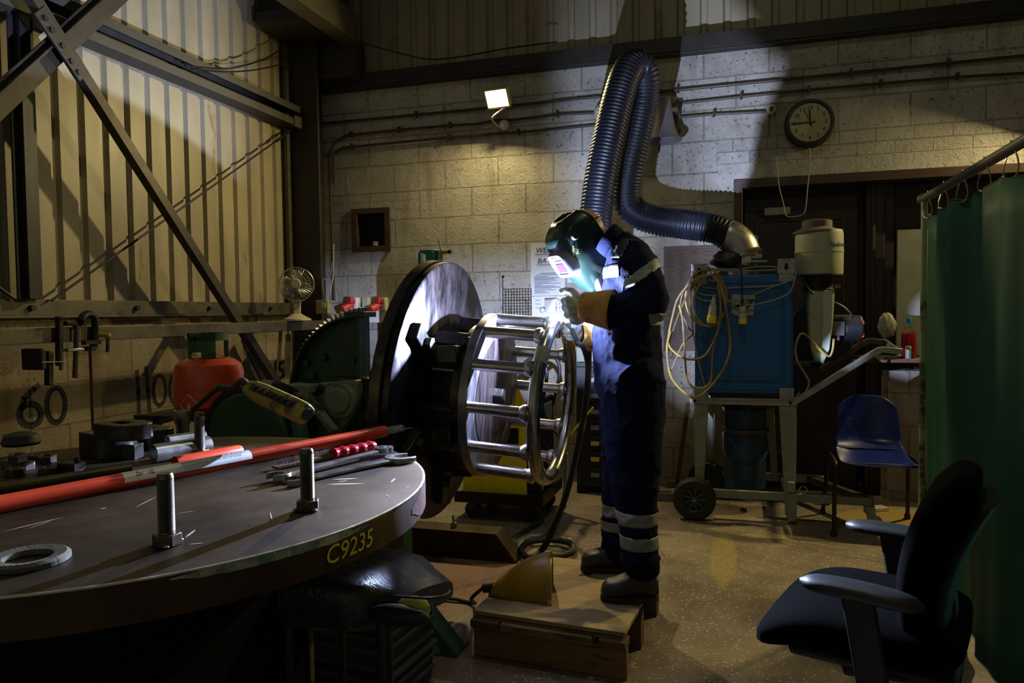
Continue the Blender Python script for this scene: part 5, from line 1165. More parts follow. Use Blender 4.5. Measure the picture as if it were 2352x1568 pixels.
# green A-shaped foot by the crates
gf=thing('wedge_foot','dark green folded steel foot with a sloping edge beside the crates','machine foot',(-1.12,2.6,0))
a=P(950,1395,'Y',2.66); b=P(1050,1512,'Z',.0); c=P(935,1490,'Z',0)
MB().loft([[V(a.x-.03,2.66,a.z),V(a.x+.03,2.66,a.z),V(a.x+.03,2.76,a.z),V(a.x-.03,2.76,a.z)],[V(b.x-.06,b.y,.012),V(b.x,b.y,.012),V(b.x,b.y+.10,.012),V(b.x-.06,b.y+.10,.012)]]).build('sloping_web',M_green,parent=gf,bevel=.004)
MB().b2((c.x-.06,b.y-.0,0),(b.x,b.y+.14,.012)).b2((c.x-.06,2.7,0),(a.x,2.72,a.z)).build('foot_plate',M_green,parent=gf,bevel=.003)
# ================================================================ crates
def crate(x,y,z,w,d,h,rz,lab):
    t=thing('plastic_crate',lab,'crate',(x,y,z),'grey crates under the table'); R=Matrix.Rotation(rz,3,'Z'); o=V(x,y,z)
    m=MB(); th=.012
    for sx_,sy_ in ((1,0),(-1,0),(0,1),(0,-1)):
        if sx_: m.box(o+R@V(sx_*(w/2-th/2),0,h/2),(th,d,h),R)
        else: m.box(o+R@V(0,sy_*(d/2-th/2),h/2),(w,th,h),R)
    m.box(o+V(0,0,.008),(w-.02,d-.02,.012),R); m.build('crate_shell',pm('dark_grey_crate',(.05,.055,.058,1),.5),parent=t,bevel=.003)
    m=MB()
    for zz,e in ((h-.012,.014),(h-.05,.009),(h*.45,.008),(.02,.004)):
        for sx_,sy_ in ((1,0),(-1,0),(0,1),(0,-1)):
            if sx_: m.box(o+R@V(sx_*(w/2+e/2),0,zz),(e,d+2*e,.014),R)
            else: m.box(o+R@V(0,sy_*(d/2+e/2),zz),(w+2*e,e,.014),R)
    m.build('crate_rim',pm('dark_grey_crate_rim',(.10,.115,.12,1),.5),parent=t,bevel=.002); return t
crate(-1.25,2.28,.0,.40,.32,.17,-.12,'grey stacking crate, lower of two, behind the stool legs'); crate(-1.25,2.28,.176,.40,.32,.17,-.12,'grey stacking crate, upper of two, behind the stool legs')
# stool with wrapped cushion
t=thing('wrapped_stool','stool with a thick cushion wrapped in clear plastic under the table edge','stool',(-.95,1.78,0))
rows=[]; 
for i in range(17):
    k=i/16; a=-.24+.46*k
    row=[]
    for j in range(28):
        q=2*PI*j/28; w=.155*math.copysign(abs(math.cos(q))**.6,math.cos(q)); z=.60+.055*math.copysign(abs(math.sin(q))**.6,math.sin(q))+(.05*math.sin(PI*(k*.8+.15)) if math.sin(q)>0 else 0); e=min(1,.55+1.8*min(k,1-k)/.5*.5)
        row.append(V(-1.00+a*.95+w*.25,1.80+w*e+a*.12,(z-.6)*e+.560+.004*noise.noise(V(a*40,w*20,z*10))))
    rows.append(row)
MB().loft(rows).build('wrapped_cushion',pm('dirty_clear_wrap',(.035,.033,.032,1),.22,0,.4,14,.35,(.11,.105,.10,1),7,.6,(1,5,1)),parent=t)
a=P(935,1385,'Y',1.66); b=P(985,1372,'Y',1.70)
MB().ball((a.x-.03,1.675,.575),.045,(1.9,.6,.62)).build('green_pad',flat('green_pad',(.004,.018,.014,1),.6),parent=t); MB().ball((b.x-.045,1.705,.585),.045,(1.0,.7,.68)).build('yellow_pad',pm('yellow_foam',(.36,.38,.05,1),.8,0,.3,12,.1),parent=t)
MB().tube(spline([V(b.x-.075,1.66,.63),V(b.x-.0,1.68,.625),V(b.x+.025,1.74,.61),V(b.x+.02,1.80,.60)],5),.004).build('piping',M_blkpl,parent=t)
for x,y in ((-.86,1.68),(-.93,1.86),(-1.12,1.66),(-1.10,1.90)): MB().cyl((x,y,.57),(x-.0,y,.0),.012,n=16).build('leg',M_black,parent=t)
MB().tube([(-.86,1.68,.2),(-.93,1.86,.2),(-1.10,1.90,.2),(-1.12,1.66,.2)],.008,closed=True).build('leg_ring',M_black,parent=t)
# ================================================================ round plate table
TC=V(-1.486,1.512,0); TR=.759; TZ=.9
tb=thing('round_plate_table','heavy round steel plate table with a painted edge in the left foreground','table',(TC.x,TC.y,0))
MB().lathe([(TR-.02,0),(TR-.0005,0),(TR,-.003),(TR,-.072),(TR-.003,-.075),(.02,-.075)],(TC.x,TC.y,TZ),Z_,160).build('table_plate',M_rust,parent=tb)
MB().ring(TR+.0006,TR-.006,.003,(TC.x,TC.y,TZ-.0028),Z_,160).build('worn_edge',brushed('bright_worn_edge',(.52,.52,.46,1),.35,20,(1,1,1),.35),parent=tb)
def onrim(px0,zo,a_off=0): pass
q=P(1,1,'Z',1) 
def rimang(px,py):
    p=P(px,py,'Z',TZ-.03); return math.atan2(p.y-TC.y,p.x-TC.x)
ra=rimang(830,1235)
def wrim(co):
    a=ra-.135+co.x/TR; rr=TR+.0012+co.z; return V(TC.x+rr*math.cos(a),TC.y+rr*math.sin(a),TZ-.058+co.y+.02*co.x)
MB().text('C9235',(0,0,0),X_,Z_,.052,.0004,.15,warp=wrim).build('edge_marking',M_chalk,parent=tb,smooth=False)
def rimpatch(a0,a1,z0,z1,nm,mat,e=.0008,seed=1):
    rows=[]; n=26
    for i in range(n+1):
        a=a0+(a1-a0)*i/n; rr=TR+e; j0=.010*noise.noise(V(i*.5,seed,0)); j1=.012*noise.noise(V(i*.5,seed,5)); fd=min(1,4*min(i/n,1-i/n)+.2); zm=(z0+z1)/2
        rows.append([V(TC.x+rr*math.cos(a),TC.y+rr*math.sin(a),zm+(z0-zm)*fd+j0*.3),V(TC.x+rr*math.cos(a),TC.y+rr*math.sin(a),min(TZ-.002,zm+(z1-zm)*fd+j1*.3))])
    return MB().loft(rows,cap=False,closed=False).build(nm,mat,parent=tb)
a_r=rimang(960,1150); rimpatch(a_r-.10,a_r+.5,TZ-.070,TZ-.003,'red_edge_paint',pm('red_chalk_paint',(.12,.026,.010,1),.6,0,.5,14,.05,(.10,.06,.04,1),9,.55))
a_g=rimang(620,1290); rimpatch(a_g-.25,a_g+.30,TZ-.018,TZ-.001,'green_edge_paint',pm('green_edge_paint',(.10,.22,.17,1),.4,.2,.5,16,.05,(.32,.34,.26,1),14,.52),e=.001)
MB().b2((-1.86,1.12,0),(-1.13,1.78,TZ-.075)).build('pedestal',pm('black_pedestal',(.003,.003,.0028,1),.8,0,.3,4,0,spec=.1),parent=tb,bevel=.004); MB().b2((-1.129,1.772,0),(-1.121,1.784,TZ-.076)).b2((-1.125,1.762,0),(-1.119,1.768,TZ-.076)).build('pedestal_edge',M_galvd,parent=tb)
# scratches: bare bright marks on the plate
sc=MB()
def mark(px0,py0,px1,py1,w):
    a=P(px0,py0,'Z',TZ+.0006);b=P(px1,py1,'Z',TZ+.0006); d=(b-a).normalized(); n_=V(-d.y,d.x,0)*w/2; k=[a,a.lerp(b,.3)+n_,a.lerp(b,.75)+n_*.8,b,a.lerp(b,.7)-n_,a.lerp(b,.25)-n_*.7]; sc.add(k,[(0,1,2,3,4,5)])
for q in ((750,1112,838,1110,.012),(762,1101,826,1098,.010),(775,1106,800,1103,.006),(898,1108,908,1097,.006),(885,1135,896,1142,.003),(933,1120,940,1117,.004),(310,1165,360,1140,.003),(0,1222,150,1186,.004),(60,1215,120,1195,.002),(400,1180,450,1172,.002),(620,1175,625,1195,.003),(425,1235,450,1215,.006),(430,1250,470,1246,.004),(590,1045,615,1040,.004),(230,1168,245,1166,.006)): mark(*q)
sc.build('bright_scratch',pm('bright_scratch_metal',(.62,.56,.44,1),.5,0,.3,40,0),parent=tb,smooth=False)
# ---- bolts
def bolt(px,py,lab,h=.135,r=.0155,first=None):
    p=P(px,py,'Z',TZ+.001)
    if first: return dup(first,p,random.random(),lab,'studs standing on the round table')
    t=thing('threaded_bolt',lab,'bolt',p,'studs standing on the round table')
    MB().cyl(p,p+Z_*.022,r*1.72,n=6).build('bolt_head',M_bolt,parent=t,bevel=.0015)
    pr=[(r*.98,.022)]; n=int((h-.03)/.0034); z=.026
    for i in range(n): pr+=[(r*.93,z+i*.0034),(r,z+i*.0034+.0017)]
    pr+=[(r*.93,h-.002),(r*.8,h+.002),(r*.3,h+.002)]
    MB().lathe(pr,p,Z_,32).build('bolt_thread',M_bolt,parent=t,ang=20)
    for k in range(3):
        a=k*2.1-.9; MB().ball(p+V(math.cos(a),math.sin(a),0)*r*1.7+Z_*.003,.006,(1,.8,.6),10,6).build('weld_blob',M_chrome,parent=t)
    return t
b1=bolt(384,1250,'tallest-looking threaded bolt standing nearest on the round table')
b2=bolt(707,1170,'threaded bolt standing on the round table right of the nearest bolt',first=b1)
b3=bolt(460,1048,'threaded bolt standing on the far side of the round table behind the red tubes',first=b1)
# ---- ribbed washer
p=P(65,1290,'Z',TZ); m=MB()
pr=[]; n=72; R0,R1=.066,.040; rows=[]
for k in range(n):
    a=2*PI*k/n; e=V(math.cos(a),math.sin(a),0); w=.0012*(k%2); rows.append([p+e*R1+Z_*.001,p+e*R1+Z_*.011,p+e*(R0-.006)+Z_*(.013+w),p+e*(R0+w)+Z_*.009,p+e*(R0+w)+Z_*.001])
rows.append(rows[0]); m.loft(rows,cap=False)
one(m,'ribbed_ring','grey ribbed flat ring lying near the left front of the table','ring',pm('grey_zinc_ring',(.13,.13,.10,1),.55,.3,.2,14,.1),base=p)
# ---- red electrode tubes
a=P(-60,1168,'Z',TZ+.0215); b=P(884,990,'Z',TZ+.0215); d=(b-a).normalized()
t=thing('electrode_tube','long orange-red plastic rod tube with white label and wire rods poking out','tube',a.lerp(b,.5)-Z_*.0215)
MB().lathe([(.0,0),(.0195,0),(.0195,(b-a).length-.10),(.0208,(b-a).length-.098),(.0208,(b-a).length-.002),(.0185,(b-a).length),(.017,(b-a).length-.02),(.0,(b-a).length-.02)],a,d,40).build('tube_body',M_orange,parent=t)
# label wrap
lA=P(303,1103,'Z',TZ+.03); lB=P(585,1045,'Z',TZ+.03); ka=(lA-a).dot(d); kb=(lB-a).dot(d); u,w=frame(d); 
rows=[]
tow=(CAM-a.lerp(b,.45)); tow-=d*tow.dot(d); tow.normalize(); oth=d.cross(tow)
for i in range(3):
    s=ka+(kb-ka)*i/2; rows.append([a+d*s+(tow*math.cos(q)+oth*math.sin(q))*.0202 for q in [math.radians(x) for x in range(-20,131,10)]])
if oth.z<0:
    rows=[[a+d*(ka+(kb-ka)*i/2)+(tow*math.cos(q)-oth*math.sin(q))*.0202 for q in [math.radians(x) for x in range(-20,111,10)]] for i in range(3)]
sg=-1 if oth.z<0 else 1
MB().loft(rows,cap=False,closed=False).build('tube_label',pm('silver_label',(.55,.58,.56,1),.4,.1,.08,9,0),parent=t)
m=MB()
def lw2(s,q,rr=.0206): q=math.radians(q); return a+d*s+(tow*math.cos(q)+sg*oth*math.sin(q))*rr
for row in range(7):
    q=22+row*8; s=ka+(kb-ka)*.42
    while s<kb-.03:
        l=random.uniform(.008,.022); m.add([lw2(s,q),lw2(min(s+l,kb-.012),q),lw2(min(s+l,kb-.012),q+3),lw2(s,q+3)],[(0,1,2,3)]); s+=l+.004
m.build('label_print',flat('label_ink',(.10,.12,.12,1),.6),parent=t,smooth=False)
m=MB(); m2=MB()
for k in range(9):
    an=PI*k/8; c_=(ka+.055,18)
    def fp_(r_,aa): return lw2(c_[0]+r_*math.cos(aa),c_[1]+math.degrees(r_*math.sin(aa)/.0206))
    (m if k%2==0 else m2).add([fp_(.008,an-.1),fp_(.024,an-.12),fp_(.024,an+.12),fp_(.008,an+.1)],[(0,1,2,3)])
m.build('label_emblem',flat('emblem_red',(.35,.05,.04,1),.6),parent=t,smooth=False); m2.build('label_emblem',flat('emblem_blue',(.08,.09,.30,1),.6),parent=t,smooth=False)
m=MB()
for k in range(22):
    an=k*2.4; rr=.0135*math.sqrt(k/22); off=(u*math.cos(an)+w*math.sin(an))*rr; l=.05+.045*random.random(); m.cyl(b-d*.15+off,b+d*l+off,.0013,n=6)
m.cyl(b,b+d*.14+V(.002,0,-.006),.0012,n=6); m.build('welding_rods',M_galv,parent=t)
a2=P(402,1063,'Z',TZ+.02); b2_=P(553,1035,'Z',TZ+.02); d2=(b2_-a2).normalized()
t=thing('electrode_tube','short orange-red plastic tube cap lying behind the long red tube','tube',a2.lerp(b2_,.5)-Z_*.02)
MB().lathe([(.014,.04),(.017,.003),(.019,0),(.0195,.004),(.0195,(b2_-a2).length-.01),(.016,(b2_-a2).length),(0,(b2_-a2).length)],a2,d2,36).build('tube_body',M_orange,parent=t)
# ---- spanners
def spanner(pa,pb,L_,lab,w=.013,ringend=True,z0=TZ+.002):
    a=P(*pa,'Z',z0+.006); b=P(*pb,'Z',z0+.006); d=(b-a); d.z=0; ln=d.length; d.normalize(); n_=V(-d.y,d.x,0)
    t=thing('spanner',lab,'spanner',a.lerp(b,.5)-Z_*.006)
    MB().loft([[a+d*(ln*k)+n_*x*ww+Z_*z for x,z in ((-1,-.003),(-.7,-.005),(.7,-.005),(1,-.003),(1,.003),(.7,.005),(-.7,.005),(-1,.003))] for k,ww in ((.06,w*1.05),(.2,w*.8),(.5,w*.72),(.8,w*.8),(.94,w*1.05))]).build('spanner_shank',M_chrome,parent=t)
    def jaw(o,dd,R,nm):
        poly=[]
        for k in range(25):
            an=math.radians(38+ (322-38)*k/24); poly.append((R*math.cos(an),R*math.sin(an)))
        gw=R*.52
        poly=poly+[(R*.72,-gw),(-R*.25,-gw),(-R*.42,0),(-R*.25,gw),(R*.72,gw)]
        nn=V(-dd.y,dd.x,0); MB().prism(poly,o-Z_*.008,dd,nn,Z_*.016).build(nm,M_chrome,parent=t,bevel=.0015)
    if ringend:
        jaw(a,(-d*math.cos(.26)+n_*math.sin(.26)),w*2.3,'open_jaw')
        MB().ring(w*2.0,w*1.3,.016,b-Z_*.006+d*w,V(0,0,1),40).build('ring_end',M_chrome,parent=t)
    else:
        jaw(a,(-d*math.cos(.26)+n_*math.sin(.26)),w*2.2,'open_jaw'); jaw(b,(d*math.cos(.26)-n_*math.sin(.26)),w*2.6,'open_jaw')
    return t
spanner((680,1103),(920,1053),0,'larger double open-ended spanner lying at the right edge of the table',.018,False)
spanner((640,1092),(875,1035),0,'slimmer spanner with a ring end lying beside the wire brush',.014,True,TZ+.010)
# ---- wire brush
a=P(630,1070,'Z',TZ+.012); b=P(765,1042,'Z',TZ+.014); c=P(862,1024,'Z',TZ+.016); d=(c-a).normalized(); n_=V(-d.y,d.x,0)
t=thing('wire_brush','wire brush with dark bristles and translucent red ribbed handle','brush',a.lerp(c,.5)-Z_*.012)
rows=[]; ln=(c-b).length
for i in range(25):
    k=i/24; r=.020+.0024*math.cos(k*2*PI*4.5); rows.append([b+d*ln*k+n_*(r*1.0*math.cos(q))+Z_*(r*.85*math.sin(q)) for q in [2*PI*j/14 for j in range(14)]])
MB().loft(rows).build('brush_handle',flat('clear_red_plastic',(.55,.02,.04,1),.2,trans=.35),parent=t)
m=MB().beam(a-Z_*.004,b-Z_*.004,.024,.006)
m.build('brush_back',M_stick,parent=t)
m=MB()
for k in range(620):
    s=random.random(); o=a+(b-a)*s+n_*random.uniform(-.012,.012); q=V(random.uniform(-.012,.012),random.uniform(-.012,.012),.016+random.random()*.008); m.add([o,o+d*.0007,o+q],[(0,1,2)])
br=m.build('bristles',pm('bronze_bristle',(.12,.08,.05,1),.5,.5),parent=t,smooth=False); br['kind']='stuff'
# ---- U blocks
def ublock(px,py,z,w,l,h,rz,lab,hole=True):
    p=P(px,py,'Z',z); R=Matrix.Rotation(rz,3,'Z'); t=thing('clamping_block',lab,'block',p,'steel clamping blocks on the table')
    m=MB()
    pts=[]
    for k in range(9): an=-PI/2+PI*k/8; pts.append((l*.25+w*.5*math.cos(an)*.8,w*.5*math.sin(an)))
    outer=[(-l*.5,-w*.5)]+pts+[(-l*.5,w*.5)]
    if hole:
        s=w*.18; inn=[(-l*.5,s),(l*.12,s),(l*.12,-s),(-l*.5,-s)]; poly=outer+inn
    else: poly=outer
    m.prism(poly,p,R@X_,R@Y_,Z_*h); m.build('block_body',M_castdark,parent=t,bevel=.003)
    if hole: MB().box(p+R@V(-l*.42,0,h/2),(l*.16,w*.5,h),R).build('block_bridge',M_castdark,parent=t,bevel=.002)
    return t
ublock(255,1045,TZ+.001,.12,.15,.075,-.3,'large U-shaped steel block nearest on the far left of the table')
ublock(290,1005,TZ+.078,.11,.15,.045,-.25,'U-shaped steel block with a square hole, topmost of the block pile')
ublock(345,1022,TZ+.001,.11,.15,.06,-.2,'U-shaped steel block right of the pile behind the steel tubes')
one(MB().b2(P(305,1052,'Z',TZ)+V(-.025,-.02,0),P(305,1052,'Z',TZ)+V(.025,.02,.045)),'steel_cube','small dark steel cube between the blocks and the tubes','block',M_castdark,bevel=.002)
def shorttube(pa,pb,r,lab,z0=TZ):
    a=P(*pa,'Z',z0+r); b=P(*pb,'Z',z0+r); d=(b-a).normalized(); ln=(b-a).length
    return one(MB().lathe([(r*.82,0),(r,0),(r,ln),(r*.82,ln),(r*.82,0)],a,d,36,cap=False),'steel_socket',lab,'tube',M_chrome,'bright steel tubes on the table')
shorttube((352,1042),(480,1022),.028,'thick bright steel tube lying behind the short red tube')
shorttube((385,1012),(470,1000),.017,'thinner bright steel tube lying on the far side of the thick tube',TZ+.03)
p=P(420,1006,'Z',TZ+.0); one(MB().lathe([(.018,0),(.022,0),(.022,.045),(.028,.06),(.028,.10),(.02,.10),(.02,.04)],p,Z_,36),'steel_socket','upright bright steel socket standing behind the steel tubes','socket',M_chrome,base=p)
# ---- nuts pile
def nut(px,py,z,lab,first=None,rx=0):
    p=P(px,py,'Z',z+TZ)
    if first: return dup(first,p,0,lab,'large nuts at the left of the table',rot=(rx,rx*.5,random.random()))
    t=thing('hex_nut',lab,'nut',p,'large nuts at the left of the table')
    MB().lathe([(.012,0),(.026,0),(.026,.022),(.012,.022),(.012,0)],p,Z_,6,cap=False).build('nut_body',M_bolt,parent=t,bevel=.0015); MB().lathe([(.012,.001),(.0125,.001),(.0125,.021),(.012,.021)],p,Z_,24,cap=False).build('nut_thread',M_castdark,parent=t); return t
n0=nut(25,1072,0,'dark hexagonal nut at the left end of the nut row on the table')
lab=['dark hexagonal nut in the heap beside the first nut','dark hexagonal nut in the front of the heap','dark hexagonal nut stacked on the heap, left one','dark hexagonal nut stacked on the heap, right one','dark hexagonal nut at the right end of the heap','dark hexagonal nut at the back of the heap','dark hexagonal nut in the front right of the heap']
for (x,y,z,rx),l in zip(((60,1078,.0,0),(35,1092,0,.0),(40,1060,.025,.1),(108,1062,.022,.1),(135,1082,0,0),(85,1060,.0,0),(112,1090,0,.0)),lab): nut(x,y,z,l,n0,rx)
one(MB().b2(P(165,1085,'Z',TZ)+V(-.03,-.02,0),P(165,1085,'Z',TZ)+V(.03,.02,.03)).cyl(P(178,1085,'Z',TZ+.0)+Z_*.03,P(178,1085,'Z',TZ)+Z_*.045,.008),'steel_lug','small dark steel lug with a peg right of the nuts','block',M_castdark,bevel=.002)
a=P(-40,1128,'Z',TZ+.015); b=P(300,1075,'Z',TZ+.015); one(MB().tube([a,b],.014,14),'steel_rod','dull steel rod lying behind the long red tube','rod',pm('olive_steel_rod',(.09,.08,.04,1),.4,.6),base=a.lerp(b,.5)-Z_*.014)
one(MB().lathe([(.055,0),(.06,.01),(.05,.035),(.02,.045),(0,.045)],P(20,1062,'Z',TZ)+V(-.25,.25,0),Z_,32),'rubber_dome','black dome-shaped object at the far left behind the nuts','dome',M_rub)
# ---- yellow pendant controller
a=P(570,890,'Y',2.1); b=P(705,952,'Y',1.95); d=(b-a).normalized()
t=thing('pendant_controller','worn yellow push-button pendant controller hanging in front of the positioner','controller',a.lerp(b,.5)-Z_*.03)
nrm=(V(0,-1,.9)-d*V(0,-1,.9).dot(d)).normalized(); sdv=d.cross(nrm); ln=(b-a).length
rows=[]
for k,w_,h_ in ((-.02,.010,.010),(0,.022,.016),(.12,.030,.022),(.3,.033,.025),(.85,.033,.025),(.97,.031,.023),(1.0,.026,.019)):
    rows.append([a+d*ln*k+sdv*w_*math.copysign(abs(math.cos(q))**.5,math.cos(q))+nrm*h_*math.copysign(abs(math.sin(q))**.5,math.sin(q)) for q in [2*PI*j/24+.13 for j in range(24)]])
MB().loft(rows).build('controller_body',M_yel,parent=t)
MB().box(a+d*ln*.5+nrm*.025,(.024,ln*.72,.004),Matrix((sdv,d,nrm)).transposed()).build('button_panel',M_blkpl,parent=t,bevel=.001)
for k in range(7): MB().cyl(a+d*ln*(.22+.1*k)+nrm*.026,a+d*ln*(.22+.1*k)+nrm*.033,.0075,n=16).build('push_button',M_galvd if k in(1,2) else M_rub,parent=t)
MB().cyl(b-d*.004,b+d*.006,.018,n=20).build('end_cap',M_blkpl,parent=t)
g=spline([a+d*.005,a-d*.04+Z_*.012,P(535,893,'Y',2.2),P(505,890,'Y',2.25)],6); MB().tube(g,[.017]*2+[.013]*(len(g)-2),12).build('strain_relief',M_rub,parent=t)
MB().tube(spline([P(515,888,'Y',2.25),P(495,896,'Y',2.3),P(470,918,'Y',2.35),P(440,942,'Y',2.4),P(400,960,'Y',2.5),P(360,975,'Y',2.6),P(330,1010,'Y',2.7)],6),.009,10).build('controller_cable',M_rub,parent=t)
# green cylinder top with valve behind the faceplate
o=P(988,590,'Y',4.8); t=thing('green_gas_cylinder','green gas cylinder whose collar and valve show above the faceplate','gas cylinder',(o.x,4.8,0))
MB().lathe([(.115,0),(.12,.02),(.12,o.z-.18),(.09,o.z-.08),(.05,o.z-.03),(0,o.z-.03)],(o.x,4.8,0),Z_,40).build('cylinder_body',M_green,parent=t)
m=MB(); M_teal=pm('teal_green',(.015,.13,.07,1),.4)
m.lathe([(.065,.065),(.075,.065),(.075,.085),(.065,.085),(.065,.065)],(o.x,4.8,o.z-.04),Z_,40,cap=False).b2((o.x-.005,4.73,o.z-.05),(o.x+.05,4.80,o.z+.03)).b2((o.x-.078,4.77,o.z-.06),(o.x-.06,4.82,o.z+.03)).b2((o.x+.05,4.78,o.z-.05),(o.x+.07,4.84,o.z+.03)); m.build('collar',M_teal,parent=t,bevel=.003)
q=P(1022,580,'Y',4.78); M_brass=pm('brass',(.35,.24,.08,1),.35,.8); MB().cyl((q.x-.03,4.78,q.z-.05),(q.x-.02,4.78,q.z+.02),.012).cyl((q.x-.02,4.78,q.z),(q.x+.03,4.78,q.z+.005),.011).build('brass_valve',M_brass,parent=t,bevel=.002); MB().cyl((q.x+.025,4.78,q.z+.005),(q.x+.045,4.78,q.z+.006),.015).build('valve_knob',M_blkpl,parent=t)
MB().tube([(q.x-.03,4.78,q.z+.02),(q.x-.045,4.78,q.z+.09)],.007).build('clear_tube',M_white,parent=t)
# ================================================================ the worker
pr_=thing('person','person in navy coveralls with reflective bands and welding helmet, bending over the ring and welding','person',(-.45,3.1,.18))
def remesh(mb,name,vox,smooth_it=2,disp=None):
    me=bpy.data.meshes.new('tmp'); me.from_pydata([tuple(v) for v in mb.v],[],mb.f); bm=bmesh.new(); bm.from_mesh(me); bmesh.ops.recalc_face_normals(bm,faces=bm.faces); bm.to_mesh(me); bm.free()
    ob=bpy.data.objects.new('tmp',me); COL.objects.link(ob)
    md=ob.modifiers.new('r','REMESH'); md.mode='VOXEL'; md.voxel_size=vox
    md2=ob.modifiers.new('s','SMOOTH'); md2.factor=.6; md2.iterations=smooth_it
    dg=bpy.context.evaluated_depsgraph_get(); dg.update(); ev=ob.evaluated_get(dg); m2=bpy.data.meshes.new_from_object(ev)
    bpy.data.objects.remove(ob)
    if disp:
        m2.update(); ns=[v.normal.copy() for v in m2.vertices]
        for v,n in zip(m2.vertices,ns): v.co+=n*disp(v.co)
    out=MB(); out.v=[v.co.copy() for v in m2.vertices]; out.f=[tuple(p.vertices) for p in m2.polygons]; out.n=[v.normal.copy() for v in m2.vertices]; bpy.data.meshes.remove(m2)
    return out
def limb(mb,pts,n=20,sq=1.0):
    """chain of tapered segments with ball joints: pts=[(Vector,r)]"""
    for i,(p,r) in enumerate(pts):
        mb.ball(p,r*.999,(1,1,1),n,12)
        if i: mb.cyl(pts[i-1][0],p,pts[i-1][1],r,n)
    return mb
def oval_stack(mb,rows,n=28):
    rr=[]
    for c,a,b,tilt in rows:
        R=Matrix.Rotation(tilt,3,'Y'); rr.append([c+R@V(a*math.cos(q),b*math.sin(q),0) for q in [2*PI*j/n for j in range(n)]])
    return mb.loft(rr)
Q=lambda x,y,d: P(x,y,'Y',d)
# frame of the head
yw,pt=math.radians(41),math.radians(36)
Ff=V(-math.cos(yw)*math.cos(pt),-math.sin(yw)*math.cos(pt),-math.sin(pt)); Sf=V(math.sin(yw),-math.cos(yw),0); Uf=Ff.cross(Sf)
Hc=Q(1334,545,3.12)
HR=Matrix((Ff,Sf,Uf)).transposed()
# ---- body (skin)
b=MB()
b.ball(Hc-Ff*.022+Uf*.012,.1,(.98,.78,.98),28,18,HR); b.ball(Hc+Ff*.03-Uf*.06,.07,(.85,.80,.95),24,14,HR)
b.ball(Hc+Ff*.085-Uf*.035,.018,(1,.8,1.2),12,8,HR)                    # nose
for s in (-1,1): b.ball(Hc+Sf*s*.078-Uf*.01-Ff*.015,.028,(.7,.35,1),14,10,HR)   # ears
limb(b,[(Hc-Uf*.05-Ff*.03,.062),(Q(1388,560,3.12),.060),(Q(1416,578,3.12),.050)])
oval_stack(b,[(Q(1428,592,3.13),.04,.07,0),(Q(1446,640,3.13),.07,.13,0),(Q(1446,740,3.1),.09,.13,0),(Q(1446,860,3.1),.10,.13,0)])
limb(b,[(Q(1412,612,3.30),.055),(Q(1398,745,3.42),.045),(Q(1350,768,3.16),.033),(Q(1325,765,3.12),.03)])
limb(b,[(Q(1462,602,2.95),.055),(Q(1488,692,2.86),.04),(Q(1405,710,2.87),.035),(Q(1335,703,2.885),.03)])
limb(b,[(Q(1448,880,3.19),.08),(Q(1440,1080,3.22),.055),(Q(1424,1255,3.24),.04)]); limb(b,[(Q(1450,880,3.0),.08),(Q(1455,1085,2.97),.055),(Q(1470,1290,2.93),.04)])
bo=remesh(b,'body',.008,3); bo.build('body',M_skin,parent=pr_,ang=180)
hm=MB(); hm.ball(Hc-Ff*.030+Uf*.006,.1003,(.96,.80,.93),28,18,HR)
# eyes & mouth behind the shield
e=MB()
for s in (-1,1): e.ball(Hc+Ff*.075+Sf*s*.032-Uf*.012,.012,n=12,m=8)
e.build('eye',M_white,parent=pr_); MB().ball(Hc+Ff*.088-Uf*.085,.02,(.4,1.1,.35),14,8,HR).build('mouth',flat('lips',(.3,.09,.07,1),.5),parent=pr_)
# ---- coverall
c=MB()
rows=[(Q(1446,905,3.1),.140,.165,0),(Q(1445,850,3.1),.148,.185,0),(Q(1441,790,3.1),.143,.185,0),(Q(1438,742,3.1),.137,.178,0),(Q(1445,690,3.1),.130,.19,0),(Q(1449,640,3.1),.122,.205,-.08),(Q(1446,602,3.1),.112,.205,-.2),(Q(1436,575,3.1),.088,.165,-.35),(Q(1420,557,3.1),.070,.095,-.45),(Q(1410,548,3.1),.064,.075,-.5)]
oval_stack(c,[(V(p.x,p.y+(.03 if i>3 else 0),p.z),a_,b_,t_) for i,(p,a_,b_,t_) in enumerate(rows)])
def wr_l(p0,p1,n,r0,r1):
    return [(p0.lerp(p1,i/n),r0+(r1-r0)*i/n) for i in range(n+1)]
limb(c,[(Q(1453,607,2.99),.096),(Q(1474,638,2.92),.088),(Q(1493,682,2.87),.076),(Q(1491,700,2.86),.074),(Q(1465,712,2.86),.078),(Q(1413,714,2.87),.073),(Q(1404,713,2.87),.070)])
limb(c,[(Q(1415,612,3.26),.092),(Q(1402,690,3.36),.084),(Q(1405,755,3.42),.078),(Q(1392,772,3.34),.074),(Q(1362,770,3.17),.062),(Q(1353,769,3.16),.060)])
